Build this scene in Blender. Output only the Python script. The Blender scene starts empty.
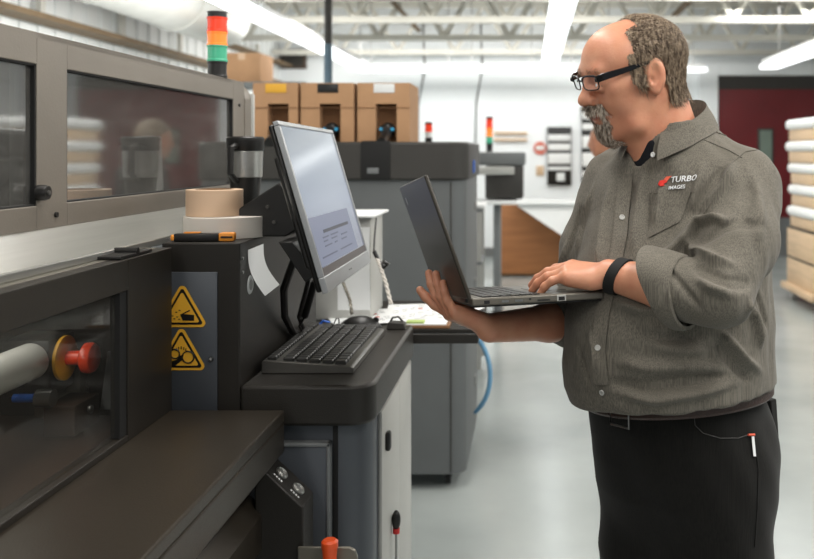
import bpy, bmesh, math, random
import numpy as np
from mathutils import Vector, Matrix, Euler
from mathutils.bvhtree import BVHTree

sc = bpy.context.scene
COL = sc.collection
random.seed(7); rng = np.random.default_rng(7)
PI = math.pi
# ------------------------------------------------------------------ camera
FPX = 900.0; VX, VY = 530.0, 152.0; EYE = 1.5          # focal length in pixels, vanishing point of the aisle, eye height
cam = bpy.data.cameras.new('camera'); camo = bpy.data.objects.new('camera', cam); COL.objects.link(camo)
cam.sensor_width = 36.0; cam.lens = FPX * 36.0 / 814.0
cam.shift_x = -(VX - 407.0) / 814.0; cam.shift_y = -(279.5 - VY) / 814.0
camo.location = (0, 0, EYE); camo.rotation_euler = (PI/2, 0, 0)
cam.clip_start = 0.05
cam.dof.use_dof = True; cam.dof.focus_distance = 1.78; cam.dof.aperture_fstop = 4.0
sc.camera = camo
# ------------------------------------------------------------------ light
sc.view_settings.view_transform = 'Standard'; sc.view_settings.look = 'None'
sc.view_settings.gamma = 1.0; sc.view_settings.exposure = 0.0; sc.view_settings.use_curve_mapping = False
w = bpy.data.worlds.new('world'); sc.world = w; w.use_nodes = True
w.node_tree.nodes['Background'].inputs[0].default_value = (0.86, 0.93, 1.0, 1)
w.node_tree.nodes['Background'].inputs[1].default_value = 0.24
def area(name, loc, rot, sx, sy, power, col=(1, .97, .92)):
    l = bpy.data.lights.new(name, 'AREA'); l.shape = 'RECTANGLE'; l.size = sx; l.size_y = sy
    l.energy = power; l.color = col
    o = bpy.data.objects.new(name, l); COL.objects.link(o); o.location = loc; o.rotation_euler = rot
    return o
area('tube_light_over_aisle', (0.95, 0.4, 2.9), (0, 0, 0), 0.3, 2.6, 58)
area('tube_light_over_operator', (-0.55, 2.3, 3.0), (0, 0, 0), 0.3, 2.6, 40)
area('tube_light_right', (2.6, 2.4, 2.9), (0, math.radians(25), 0), 0.3, 3.6, 80)
area('fill_light_behind_camera', (-1.1, -0.9, 2.7), (math.radians(35), math.radians(-25), 0), 0.3, 2.4, 22)  # added fill for the man's face, not a fixture of the room
area('fill_light_left', (-2.0, 4.0, 2.75), (0, math.radians(40), 0), 0.3, 5.0, 70)  # fill light added and tilted to brighten the left wall
area('fill_light_over_press', (-1.9, 1.0, 2.45), (0, math.radians(60), 0), 0.3, 3.2, 42)  # second fill aimed at the left wall, added out of view
area('fill_light_left_wall_near', (-2.3, 6.1, 2.3), (0, math.radians(90), 0), 0.3, 2.4, 20)  # added wash on the near stretch of wall, no fixture here
area('fill_light_left_wall_far', (-2.3, 10.8, 2.3), (0, math.radians(90), 0), 0.3, 3.0, 20)  # same added wash for the far stretch of wall
area('tube_light_middle', (1.5, 6.0, 3.0), (0, 0, 0), 0.4, 4.0, 70)
area('tube_light_back', (-0.6, 8.6, 3.0), (0, 0, 0), 4.0, 1.0, 95)
area('fill_light_back_wall', (-0.4, 11.6, 2.9), (math.radians(50), 0, 0), 5.0, 0.3, 45)  # added light that lifts the back wall, no fixture behind it
area('tube_light_back_right', (3.0, 8.6, 3.0), (0, 0, 0), 2.0, 2.0, 80)
# ------------------------------------------------------------------ materials
def s2l(c):
    return tuple(((v/255.0)/12.92 if v/255.0 <= .04045 else (((v/255.0)+.055)/1.055)**2.4) for v in c)
def mat(name, rgb, rough=.5, metal=0.0, var=.08, nscale=6.0, bump=0.0, bscale=60.0, stretch=None, emit=0.0, coat=0.0, spec=.5, dirt=None):
    m = bpy.data.materials.new(name); m.use_nodes = True; nt = m.node_tree; N = nt.nodes; Lk = nt.links
    b = N['Principled BSDF']; c = s2l(rgb)
    tc = N.new('ShaderNodeTexCoord'); mp = N.new('ShaderNodeMapping'); Lk.new(tc.outputs['Object'], mp.inputs[0])
    if stretch: mp.inputs['Scale'].default_value = stretch
    n = N.new('ShaderNodeTexNoise'); n.inputs['Scale'].default_value = nscale; n.inputs['Detail'].default_value = 5
    Lk.new(mp.outputs[0], n.inputs['Vector'])
    r = N.new('ShaderNodeValToRGB'); r.color_ramp.elements[0].position = .3; r.color_ramp.elements[1].position = .7
    lo = tuple(max(0, v*(1-var)) for v in c); hi = tuple(min(1, v*(1+var)) for v in c)
    if dirt: lo = s2l(dirt)
    r.color_ramp.elements[0].color = (*lo, 1); r.color_ramp.elements[1].color = (*hi, 1)
    Lk.new(n.outputs['Fac'], r.inputs[0]); Lk.new(r.outputs[0], b.inputs['Base Color'])
    b.inputs['Roughness'].default_value = rough; b.inputs['Metallic'].default_value = metal
    b.inputs['Specular IOR Level'].default_value = spec
    if coat: b.inputs['Coat Weight'].default_value = coat; b.inputs['Coat Roughness'].default_value = .1
    if emit:
        b.inputs['Emission Color'].default_value = (*c, 1); b.inputs['Emission Strength'].default_value = emit
    if bump:
        n2 = N.new('ShaderNodeTexNoise'); n2.inputs['Scale'].default_value = bscale; n2.inputs['Detail'].default_value = 3
        Lk.new(mp.outputs[0], n2.inputs['Vector'])
        bp = N.new('ShaderNodeBump'); bp.inputs['Strength'].default_value = bump; bp.inputs['Distance'].default_value = .002
        Lk.new(n2.outputs['Fac'], bp.inputs['Height']); Lk.new(bp.outputs[0], b.inputs['Normal'])
    return m
def glass_mat(name, tint, fac, rough=.03, dust=0.0):
    m = bpy.data.materials.new(name); m.use_nodes = True; nt = m.node_tree; N = nt.nodes; Lk = nt.links
    N.remove(N['Principled BSDF']); out = N['Material Output']
    t = N.new('ShaderNodeBsdfTransparent'); t.inputs[0].default_value = (*tint, 1)
    g = N.new('ShaderNodeBsdfGlossy'); g.inputs['Roughness'].default_value = rough
    fr = N.new('ShaderNodeLayerWeight'); fr.inputs[0].default_value = .25
    pw = N.new('ShaderNodeMath'); pw.operation = 'POWER'; pw.inputs[1].default_value = 3.0; Lk.new(fr.outputs['Facing'], pw.inputs[0])
    ma = N.new('ShaderNodeMath'); ma.operation = 'MULTIPLY_ADD'; ma.use_clamp = True; ma.inputs[1].default_value = .35; ma.inputs[2].default_value = fac
    nz = N.new('ShaderNodeTexNoise'); nz.inputs['Scale'].default_value = 18
    mu = N.new('ShaderNodeMath'); mu.operation = 'MULTIPLY_ADD'; mu.inputs[1].default_value = .12; mu.inputs[2].default_value = rough
    Lk.new(nz.outputs['Fac'], mu.inputs[0])
    mx = N.new('ShaderNodeMixShader'); Lk.new(pw.outputs[0], ma.inputs[0]); Lk.new(ma.outputs[0], mx.inputs[0])
    Lk.new(t.outputs[0], mx.inputs[1]); Lk.new(g.outputs[0], mx.inputs[2]); Lk.new(mx.outputs[0], out.inputs[0])
    if dust:
        df = N.new('ShaderNodeBsdfDiffuse'); df.inputs[0].default_value = (.55, .53, .5, 1); mr = N.new('ShaderNodeMapRange'); mr.inputs[3].default_value = dust*.4; mr.inputs[4].default_value = dust*1.6
        nz.inputs['Scale'].default_value = 9; nz.inputs['Detail'].default_value = 6; Lk.new(nz.outputs['Fac'], mr.inputs[0])
        m2 = N.new('ShaderNodeMixShader'); Lk.new(mr.outputs[0], m2.inputs[0]); Lk.new(mx.outputs[0], m2.inputs[1]); Lk.new(df.outputs[0], m2.inputs[2]); Lk.new(m2.outputs[0], out.inputs[0])
    return m
M = {}
def defm(k, *a, **kw): M[k] = mat(k, *a, **kw)
defm('taupe', (126,119,110), .45, .35, .05, bump=.15, bscale=250)
defm('dark_paint', (42,38,33), .42, .25, .08, bump=.2, bscale=400)
defm('ledge_paint', (52,46,38), .36, .35, .12, nscale=3, bump=.25, bscale=300)
defm('black_paint', (36,33,29), .45, .1, .1, bump=.3, bscale=500)
defm('black', (22,21,20), .4, 0, .1)
defm('matte_black', (16,16,16), .8, 0, .1)
defm('inner_brown', (62,48,38), .6, .1, .3, nscale=5)
defm('bright_metal', (190,190,186), .28, .8, .06, nscale=3, stretch=(30,1,30))
defm('steel', (150,150,148), .3, .9, .06)
defm('table_metal', (128,124,114), .35, .5, .08, nscale=3)
defm('slate', (80,84,90), .42, .2, .04, bump=.15, bscale=500)
defm('light_grey', (176,176,172), .45, .1, .03)
defm('mid_grey', (112,115,116), .5, .1, .04)
defm('grey_panel', (98,101,102), .5, .15, .04)
defm('charcoal', (50,48,45), .5, 0, .06)
defm('wall_white', (240,245,248), .7, 0, .03, nscale=1.2)
defm('wall_corr', (236,240,240), .6, 0, .04, nscale=2)
defm('ceil', (146,136,116), .8, 0, .12, nscale=1.5)
defm('truss', (214,213,205), .6, 0, .04)
defm('duct', (205,206,202), .4, .3, .05)
defm('rust_line', (112,92,66), .7, 0, .2)
defm('cardboard', (178,138,102), .8, 0, .07, nscale=8, bump=.2, bscale=90)
defm('cardboard_dark', (120,86,58), .9, 0, .1)
defm('wood', (196,146,100), .6, 0, .14, nscale=3, stretch=(1,1,12))
defm('wood_pale', (206,178,146), .6, 0, .1, nscale=3, stretch=(1,1,12))
defm('maroon', (104,14,22), .35, 0, .15, nscale=2)
defm('white_plastic', (228,230,230), .5, 0, .03)
defm('paper', (226,228,228), .8, 0, .02)
defm('tape_tan', (206,176,148), .6, 0, .05)
defm('tape_core', (150,118,88), .8, 0, .1)
defm('tape_white', (216,210,202), .6, 0, .04)
defm('orange', (236,150,52), .45, 0, .05)
defm('estop_red', (236,70,30), .35, 0, .05, coat=.4)
defm('yellow', (226,170,52), .5, 0, .05)
defm('warn_yellow', (240,180,52), .5, 0, .05)
defm('blue', (40,98,190), .4, 0, .05)
defm('cyan', (58,160,205), .4, 0, .05)
defm('hose_blue', (92,142,176), .45, 0, .05)
defm('red_lamp', (224,62,34), .25, 0, .03, emit=.35)
defm('orange_lamp', (246,130,50), .25, 0, .03, emit=.45)
defm('green_lamp', (70,165,130), .25, 0, .03, emit=.2)
defm('tool_orange', (226,84,36), .4, 0, .04)
defm('monitor_silver', (158,160,162), .35, .5, .03)
defm('key_black', (34,33,31), .45, 0, .05)
defm('kbd_side', (92,90,86), .35, .5, .05)
defm('laptop_lid', (58,54,47), .38, .2, .05, bump=.1, bscale=600)
defm('laptop_base', (98,94,86), .42, .3, .05)
defm('leather', (128,92,62), .6, 0, .15)
defm('lock_green', (120,160,90), .6)
defm('ink', (90,92,100), .8); defm('ink_red', (190,80,60), .8)
M['pane'] = glass_mat('pane', (.66,.68,.66), .40, .05, .09)
M['pane_low'] = glass_mat('pane_low', (.9,.9,.87), .03, .02, .01)
M['lens'] = glass_mat('lens', (.95,.96,.97), .05, .01)
def emis(name, rgb, st):
    m = bpy.data.materials.new(name); m.use_nodes = True; b = m.node_tree.nodes['Principled BSDF']
    b.inputs['Base Color'].default_value = (.8,.8,.8,1); b.inputs['Emission Color'].default_value = (*s2l(rgb),1); b.inputs['Emission Strength'].default_value = st
    return m
M['tube'] = emis('tube', (244,250,252), 2.6)
# ------------------------------------------------------------------ mesh helpers
def P(px, py, Y):            # the point seen at a pixel, at distance Y down the aisle
    return Vector(((px-VX)*Y/FPX, Y, EYE-(py-VY)*Y/FPX))
def wloc(o):
    v = Vector((0,0,0))
    while o is not None: v += o.location; o = o.parent
    return v
def tag(o, label=None, cat=None, group=None, kind=None):
    if label: o['label'] = label
    if cat: o['category'] = cat
    if group: o['group'] = group
    if kind: o['kind'] = kind
    return o
def thing(name, loc, label, cat, group=None):
    o = bpy.data.objects.new(name, None); COL.objects.link(o); o.location = loc; o.empty_display_size = .05
    return tag(o, label, cat, group)
class MB:
    def __init__(s): s.b = bmesh.new()
    def _xf(s, vs, R, c):
        if R is not None:
            bmesh.ops.rotate(s.b, cent=c, matrix=R, verts=vs)
    def box(s, lo, hi, bev=0.0, seg=2, R=None, c=None):
        lo = Vector(lo); hi = Vector(hi)
        r = bmesh.ops.create_cube(s.b, size=1.0); vs = r['verts']
        d = hi-lo; m = (lo+hi)/2
        for v in vs: v.co = Vector((v.co.x*d.x, v.co.y*d.y, v.co.z*d.z)) + m
        if bev > 0:
            es = list({e for v in vs for e in v.link_edges})
            n0 = set(s.b.verts) - set(vs)
            bmesh.ops.bevel(s.b, geom=es, offset=min(bev, min(d)*.45), segments=seg, affect='EDGES', profile=.5)
            vs = [v for v in s.b.verts if v not in n0]
        s._xf(vs, R, c if c is not None else m)
        return s
    def cyl(s, p0, p1, r0, r1=None, n=20, caps=True):
        p0 = Vector(p0); p1 = Vector(p1); r1 = r0 if r1 is None else r1
        d = p1-p0; L = d.length
        r = bmesh.ops.create_cone(s.b, cap_ends=caps, segments=n, radius1=r0, radius2=r1, depth=L)
        q = d.to_track_quat('Z', 'Y').to_matrix().to_4x4()
        bmesh.ops.transform(s.b, matrix=Matrix.Translation((p0+p1)/2) @ q, verts=r['verts'])
        return s
    def sph(s, c, r, sub=2, sc3=(1,1,1)):
        q = bmesh.ops.create_icosphere(s.b, subdivisions=sub, radius=1)
        for v in q['verts']: v.co = Vector((v.co.x*r*sc3[0], v.co.y*r*sc3[1], v.co.z*r*sc3[2])) + Vector(c)
        return s
    def lathe(s, prof, c=(0,0,0), n=32, axis='Z'):
        rings = []
        for (r, h) in prof:
            ring = []
            for i in range(n):
                a = 2*PI*i/n
                p = Vector((r*math.cos(a), r*math.sin(a), h))
                if axis == 'X': p = Vector((h, r*math.cos(a), r*math.sin(a)))
                if axis == 'Y': p = Vector((r*math.sin(a), h, r*math.cos(a)))
                ring.append(s.b.verts.new(p+Vector(c)))
            rings.append(ring)
        for a, b2 in zip(rings, rings[1:]):
            for i in range(n): s.b.faces.new((a[i], a[(i+1)%n], b2[(i+1)%n], b2[i]))
        if prof[0][0] > 1e-5: s.b.faces.new(rings[0][::-1])
        if prof[-1][0] > 1e-5: s.b.faces.new(rings[-1])
        return s
    def tube(s, pts, r, n=8, closed=False):
        pts = [Vector(p) for p in pts]; rs = r if isinstance(r, (list, tuple)) else [r]*len(pts)
        rings = []; up = Vector((0,0,1)); prev = None
        for i, p in enumerate(pts):
            t = (pts[min(i+1, len(pts)-1)] - pts[max(i-1, 0)]).normalized()
            if prev is None:
                x = t.orthogonal().normalized()
            else:
                x = (prev - t*prev.dot(t)).normalized()
            prev = x; y = t.cross(x)
            rings.append([s.b.verts.new(p + (x*math.cos(2*PI*k/n) + y*math.sin(2*PI*k/n))*rs[i]) for k in range(n)])
        for a, b2 in zip(rings, rings[1:]):
            for i in range(n): s.b.faces.new((a[i], a[(i+1)%n], b2[(i+1)%n], b2[i]))
        if closed:
            a, b2 = rings[-1], rings[0]
            for i in range(n): s.b.faces.new((a[i], a[(i+1)%n], b2[(i+1)%n], b2[i]))
        else:
            s.b.faces.new(rings[0][::-1]); s.b.faces.new(rings[-1])
        return s
    def prism(s, pts, vec):                     # polygon swept along a vector
        vec = Vector(vec); a = [s.b.verts.new(Vector(p)) for p in pts]; b2 = [s.b.verts.new(Vector(p)+vec) for p in pts]
        n = len(pts); s.b.faces.new(a[::-1]); s.b.faces.new(b2)
        for i in range(n): s.b.faces.new((a[i], a[(i+1)%n], b2[(i+1)%n], b2[i]))
        return s
    def sheet(s, grid, th=0.0):                 # grid of points -> surface, with thickness if asked
        vs = [[s.b.verts.new(Vector(p)) for p in row] for row in grid]
        for i in range(len(vs)-1):
            for j in range(len(vs[0])-1):
                s.b.faces.new((vs[i][j], vs[i][j+1], vs[i+1][j+1], vs[i+1][j]))
        if th:
            bmesh.ops.recalc_face_normals(s.b, faces=s.b.faces[:])
            bmesh.ops.solidify(s.b, geom=s.b.faces[:], thickness=th)
        return s
    def build(s, name, m, parent=None, smooth=None, bevel=0.0, label=None, at=None):
        bmesh.ops.recalc_face_normals(s.b, faces=s.b.faces[:])
        off = wloc(parent) if parent is not None else Vector((0,0,0))
        base = Vector(at) if at is not None else off
        if base.length > 0: bmesh.ops.translate(s.b, vec=-base, verts=s.b.verts[:])
        me = bpy.data.meshes.new(name); s.b.to_mesh(me); s.b.free()
        ms = m if isinstance(m, (list, tuple)) else [m]
        for q in ms: me.materials.append(M[q] if isinstance(q, str) else q)
        ang = 35 if smooth is None else smooth
        if ang:
            me.polygons.foreach_set('use_smooth', [True]*len(me.polygons)); me.set_sharp_from_angle(angle=math.radians(ang))
        o = bpy.data.objects.new(name, me); COL.objects.link(o)
        if parent is not None: o.parent = parent
        if at is not None: o.location = base - off if parent is not None else base
        if bevel:
            bv = o.modifiers.new('bevel', 'BEVEL'); bv.width = bevel; bv.segments = 2; bv.limit_method = 'ANGLE'
        if label: o['label'] = label
        return o
def text_mesh(txt, size, name, m, parent, origin, xdir, ydir, depth=.0004, extrude=True, shear=0.0, bold=0.0, align='LEFT'):
    cu = bpy.data.curves.new(name, 'FONT'); cu.body = txt; cu.size = size; cu.shear = shear; cu.offset = bold
    cu.extrude = depth; cu.align_x = align
    to = bpy.data.objects.new('tmp_text', cu); COL.objects.link(to)
    dg = bpy.context.evaluated_depsgraph_get(); me = bpy.data.meshes.new_from_object(to.evaluated_get(dg))
    bpy.data.objects.remove(to)
    x = Vector(xdir).normalized(); y = Vector(ydir).normalized(); z = x.cross(y)
    o3 = Vector(origin)
    off = wloc(parent) if parent is not None else Vector((0,0,0))
    for v in me.vertices:
        c = v.co.copy(); v.co = o3 + x*c.x + y*c.y + z*c.z - off
    me.materials.clear(); me.materials.append(M[m])
    o = bpy.data.objects.new(name, me); COL.objects.link(o)
    if parent is not None: o.parent = parent
    return o
def copy_tree(o, parent=None):
    c = o.copy(); COL.objects.link(c); c.parent = parent
    for ch in list(o.children): copy_tree(ch, c)
    return c
# ------------------------------------------------------------------ the room
XL, XR, YB, ZC, YF = -3.6, 5.4, 13.0, 3.75, -3.0
def floor_mat():
    m = mat('floor_epoxy', (172,178,177), .2, 0, .05, nscale=.9, bump=.06, bscale=6, dirt=(146,153,152))
    return m
M['floor'] = floor_mat()
tag(MB().box((XL-.2, YF, -.1), (XR+.2, YB+.2, 0)).build('floor', 'floor', smooth=0), kind='structure')
tag(MB().box((XL-.2, YF, ZC), (XR+.2, YB+.2, ZC+.1)).build('ceiling', 'ceil', smooth=0), kind='structure')
tag(MB().box((XL-.2, YB, 0), (XR+.2, YB+.2, ZC)).build('wall_back', 'wall_white', smooth=0), kind='structure')
b = MB().box((XL-.2, YF, 0), (XL-.02, YB, ZC))
y = YF
while y < YB-.2:
    b.box((XL-.03, y, 0), (XL, y+.12, ZC)); y += .24
tag(b.build('wall_left', 'wall_corr', smooth=0), kind='structure')
tag(MB().box((XR, YF, 0), (XR+.2, YB, ZC)).build('wall_right', 'wall_white', smooth=0), kind='structure')
b = MB()
b.box((2.42, YB-.10, 0), (2.70, YB, 2.78)).box((2.70, YB-.10, 2.60), (XR, YB, 2.78))
tag(b.build('trim_1', 'wall_white', smooth=0, bevel=.01), kind='structure')
b = MB(); b.box((2.70, YB-.05, 2.38), (4.75, YB, 2.60))
tag(b.build('trim_2', 'charcoal', smooth=0), kind='structure')
dr = MB().box((2.70, YB-.06, .56), (4.75, YB-.001, 2.40)).build('door_1', 'maroon', smooth=0); tag(dr, kind='structure')
MB().box((3.27, YB-.075, 1.32), (3.50, YB-.058, 1.84), .004).build('window_frame', 'charcoal', dr)
MB().box((3.30, YB-.08, 1.35), (3.47, YB-.07, 1.81)).build('pane', mat('door_glass', (120,135,125), .2), dr)
MB().box((2.70, YB-.085, 1.02), (4.75, YB-.06, 1.06), .004).build('crossbar', 'maroon', dr)
tag(MB().box((2.70, YB-.05, .0), (4.75, YB, .56)).build('trim_3', 'mid_grey', smooth=0), kind='structure')
tag(MB().box((XL, YB-.03, 0), (2.42, YB, .12)).build('baseboard_back', 'mid_grey', smooth=0), kind='structure')
# roof trusses across the room: every truss is one countable thing
def truss(y, first):
    t = thing('roof_truss', (0, y, 2.86), first, 'truss', 'white open web trusses under the roof')
    MB().box((XL, y-.045, 2.86), (XR, y+.045, 2.93)).build('bottom_chord', 'truss', t, smooth=0)
    MB().box((XL, y-.05, 3.52), (XR, y+.05, 3.60)).build('top_chord', 'truss', t, smooth=0)
    b = MB(); x = XL+.15; k = 0
    while x < XR-.6:
        b.cyl((x, y, 2.9), (x+.4, y, 3.56), .032, n=8); b.cyl((x+.4, y, 3.56), (x+.8, y, 2.9), .032, n=8); x += .8
    b.build('web', 'truss', t)
    return t
tl = ['white roof truss closest to the camera, at the top of the view', 'white roof truss second from the camera',
      'white roof truss third from the camera', 'white roof truss fourth from the camera',
      'white roof truss fifth from the camera, next to last before the wall', 'white roof truss nearest the back wall']
for i, y in enumerate([5.6, 6.8, 8.1, 9.5, 11.0, 12.6]): truss(y, tl[i])
purl = []
for i, x in enumerate([-2.9, -1.9, -.9, .1, 1.1, 2.1, 3.1, 4.1]):
    o = MB().box((x-.03, 3.5, 3.62), (x+.03, YB, 3.74)).build('roof_purlin', 'truss', smooth=0)
    tag(o, 'pale lengthwise roof purlin, ' + ['leftmost by the air duct', 'second from the left', 'third from the left', 'just left of the overhead strip light', 'just right of the overhead strip light', 'third from the right', 'second from the right', 'rightmost of the row'][i], 'beam', 'pale lengthwise roof purlins')
# dark conduits high under the roof
for i, (x, z, r, lab) in enumerate([(-1.6, 3.25, .03, 'dark conduit run under the roof on the left'), (1.9, 3.3, .04, 'brown sprinkler pipe run above the man')]):
    tag(MB().cyl((x, 4.2, z), (x, YB-.05, z), r, n=12).build('ceiling_pipe', 'rust_line', at=(x, 4.2, z)), lab, 'pipe')
for x, y, z in [(1.9, 8.9, 3.22)]:
    b = MB().cyl((x, y, z), (x, y, z-.12), .05, .03, n=12).sph((x, y, z-.14), .035)
    tag(b.build('sprinkler_head', mat('rusty', (130,82,64), .6), at=(x, y, z)), 'rust-coloured sprinkler head hanging from the roof above the man', 'sprinkler')
# fluorescent strips
def strip(p0, p1, wd, label):
    p0 = Vector(p0); p1 = Vector(p1); d = (p1-p0); horizontal = abs(d.x) > abs(d.y)
    t = thing('strip_light', (p0+p1)/2, label, 'ceiling light', 'fluorescent strip lights')
    if horizontal:
        lo = (p0.x, p0.y-wd/2, p0.z); hi = (p1.x, p1.y+wd/2, p0.z+.05)
    else:
        lo = (p0.x-wd/2, p0.y, p0.z); hi = (p1.x+wd/2, p1.y, p0.z+.05)
    MB().box(lo, hi, .015).build('diffuser', 'tube', t)
    lo2 = (lo[0]+.02, lo[1]+.02, lo[2]+.05); hi2 = (hi[0]-.02, hi[1]-.02, hi[2]+.05)
    MB().box(lo2, hi2).build('housing', 'white_plastic', t)
    for f in (.12, .88):
        q = p0.lerp(p1, f); MB().cyl(q+Vector((0,0,.09)), Vector((q.x, q.y, ZC)), .006, n=6).build('hanger', 'steel', t)
lab = ['long strip light along the left of the aisle, near run above the duct', 'long strip light along the left of the aisle, middle run beside the dark pole', 'strip light along the left of the aisle, far run meeting the cross row']
for (a, c), l in zip([(4.6, 7.2), (7.25, 9.85), (9.9, 12.2)], lab): strip((-2.25, a, 2.6), (-2.25, c, 2.6), .22, l)
lab = ['overhead strip light left of the bald man, near run at the picture top', 'overhead strip light left of the bald man, far run']
for (a, c), l in zip([(5.2, 8.6), (8.65, 12.1)], lab): strip((.25, a, 2.6), (.25, c, 2.6), .2, l)
strip((2.57, 6.2, 2.39), (2.57, 9.7, 2.39), .2, 'strip light at the right edge above the red door')
lab = ['strip light of the cross row by the back wall, at its left end', 'strip light of the cross row by the back wall, left of the overhead run', 'strip light of the cross row by the back wall, just behind the glasses', 'strip light of the cross row by the back wall, behind the head']
for (a, c), l in zip([(-2.35, -.95), (-.93, .15), (.17, .62), (.9, 2.42)], lab): strip((a, 12.35, 2.6), (c, 12.35, 2.6), .14, l)
# left: duct, pole, wall tray
b = MB().cyl((-2.95, 3.2, 2.78), (-2.95, 8.6, 2.78), .27, n=40)
b.sph((-2.95, 8.6, 2.78), .27, 4).cyl((-2.95, 8.6, 2.78), (-2.95, 8.6, 3.74), .27, n=40)
d = thing('air_duct', (-2.95, 3.2, 2.78), 'large pale round air duct high along the left wall', 'duct')
b.build('duct_body', 'duct', d)
for y in (4.6, 6.0, 7.4): MB().cyl((-2.95, y, 2.78), (-2.95, y+.06, 2.78), .283, n=40).build('joint_band', 'duct', d)
d = thing('cable_tray', (-3.4, 2.0, 2.35), 'thin brown cable tray line on the ribbed left wall', 'cable tray')
MB().box((-3.55, 2.0, 2.42), (-3.35, YB-.1, 2.46)).build('rail', 'rust_line', d)
MB().box((-3.55, 2.0, 2.72), (-3.40, YB-.1, 2.75)).build('rail', 'rust_line', d)
for k in range(8): MB().box((-3.57, 2.6+k*1.3, 2.42), (-3.53, 2.66+k*1.3, 2.9)).build('bracket', 'truss', d)
d = thing('service_pole', (-1.57, 7.0, 0), 'dark service pole with a blue sleeve behind the cartons', 'pole')
MB().cyl((-1.57, 7.0, 0), (-1.57, 7.0, 2.34), .032, n=14).build('lower_sleeve', mat('pole_blue', (88,112,128), .5), d, label='blue-grey lower sleeve')
MB().cyl((-1.57, 7.0, 2.34), (-1.57, 7.0, 3.75), .03, n=14).build('upper_pole', 'charcoal', d, label='dark upper length')
d = thing('framed_picture', (-2.75, YB-.04, 2.6), 'dark framed board high on the back wall at the left', 'board')
MB().box((-3.58, YB-.10, 2.70), (-3.22, YB-.001, 2.98), .005).build('frame', 'inner_brown', d)
MB().box((-3.54, YB-.105, 2.73), (-3.26, YB-.09, 2.95)).build('board_face', 'charcoal', d)
def carton_plain(c, s, label, m='cardboard'):
    o = MB().box((c[0]-s[0]/2, c[1]-s[1]/2, c[2]), (c[0]+s[0]/2, c[1]+s[1]/2, c[2]+s[2]), .006)
    t = thing('carton', c, label, 'box')
    o.build('carton_body', m, t)
    MB().box((c[0]-.03, c[1]-s[1]/2-.002, c[2]+s[2]-.06), (c[0]+.03, c[1]+s[1]/2+.002, c[2]+s[2]+.002)).build('tape_strip', 'tape_tan', t)
# tall rack far left holding a carton above the press hood
d = thing('storage_rack', (-2.3, 7.9, 0), 'grey storage rack standing left behind the press hood', 'rack')
for x in (-2.75, -1.95):
    for y in (7.7, 8.3): MB().box((x-.025, y-.025, 0), (x+.025, y+.025, 2.07)).build('post', 'mid_grey', d)
for z in (.4, 1.1, 2.10): MB().box((-2.78, 7.68, z-.03), (-1.92, 8.32, z)).build('shelf', 'mid_grey', d, bevel=.004)
carton_plain((-2.50, 8.0, 2.10), (.32, .4, .26), 'brown carton on the rack top behind the stack light')
# ================================================================== the press in the left foreground
X1, X2, X3 = -.75, -.514, -.87           # cabinet face, ledge front, hood face
YE = 1.885                               # end of cabinet and ledge
pr = thing('printing_press', (-1.1, 1.4, 0), 'taupe and dark industrial press with glazed hood filling the left foreground', 'machine')
# hood: frame around two windows
def frame_x(b, x0, x1, y0, y1, z0, z1, holes):
    ys = [y0] + [v for h in holes for v in (h[0], h[1])] + [y1]
    for i in range(0, len(ys), 2): b.box((x0, ys[i], z0), (x1, ys[i+1], z1))
    for h in holes:
        b.box((x0, h[0], z0), (x1, h[1], h[2])); b.box((x0, h[0], h[3]), (x1, h[1], z1))
HZ0, HZ1 = 1.362, 1.712
b = MB()
frame_x(b, X3-.025, X3, .5, 2.74, HZ0, HZ1, [(.7, 1.588, 1.405, 1.655), (1.692, 2.64, 1.405, 1.655)])
b.box((X3-.62, .5, HZ1-.012), (X3, 2.74, HZ1))
b.box((X3-.62, .5, HZ0), (X3-.60, 2.74, HZ1))
hood = b.build('hood_frame', 'taupe', pr, smooth=0, bevel=.0015, label='taupe steel hood frame')
# rounded far end of the hood
bb = MB()
prof = [(X3-.62, HZ0), (X3+.002, HZ0), (X3+.002, HZ1-.05)] + [(X3+.002-.05+.05*math.cos(a), HZ1-.05+.05*math.sin(a)) for a in [PI/2*k/6 for k in range(7)]] + [(X3-.62, HZ1)]
bb.prism([(x, 2.74, z) for x, z in prof], (0, .06, 0)); bb.build('hood_end', 'taupe', pr)
MB().box((X3-.1, 2.803, HZ0), (X3+.01, 2.815, HZ1-.03), .004).build('end_cover', 'light_grey', pr)
b = MB().box((X3-.016, 1.688, 1.401), (X3-.010, 2.644, 1.659)); b.build('window_pane', 'pane', pr, smooth=0)
b = MB().box((X3-.016, .696, 1.401), (X3-.010, 1.592, 1.659)); b.build('window_pane', 'pane', pr, smooth=0)
# black gaskets
b = MB()
for (ya, yb_) in ((.7, 1.588), (1.692, 2.64)):
    for q in ((ya, ya+.004, 1.405, 1.655), (yb_-.004, yb_, 1.405, 1.655), (ya, yb_, 1.405, 1.408), (ya, yb_, 1.652, 1.655)):
        b.box((X3-.02, q[0], q[2]), (X3-.002, q[1], q[3]))
b.build('gasket', 'matte_black', pr, smooth=0)
MB().box((X3-.59, .52, HZ0), (X3-.58, 2.73, HZ1-.02)).build('hood_lining', 'charcoal', pr)
b = MB().cyl((X3-.3, .6, 1.47), (X3-.3, 2.7, 1.47), .05, n=24); b.build('press_roller', 'steel', pr)
b = MB().box((X3-.35, 1.95, HZ0), (X3-.2, 2.35, 1.58), .01); b.build('print_carriage', 'inner_brown', pr)
MB().box((X3-.06, 1.605, 1.375), (X3-.05, 1.676, 1.66), .003).build('inner_label_plate', 'paper', pr)
kb = MB().lathe([(.0, .018), (.012, .018), (.014, .012), (.014, 0)], c=(X3, 1.592, 1.428), axis='X', n=24)
kn = kb.build('latch_knob', 'black', pr); MB().cyl((X3+.017, 1.592, 1.428), (X3+.021, 1.592, 1.428), .004, n=12).build('screw', 'steel', kn)
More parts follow.
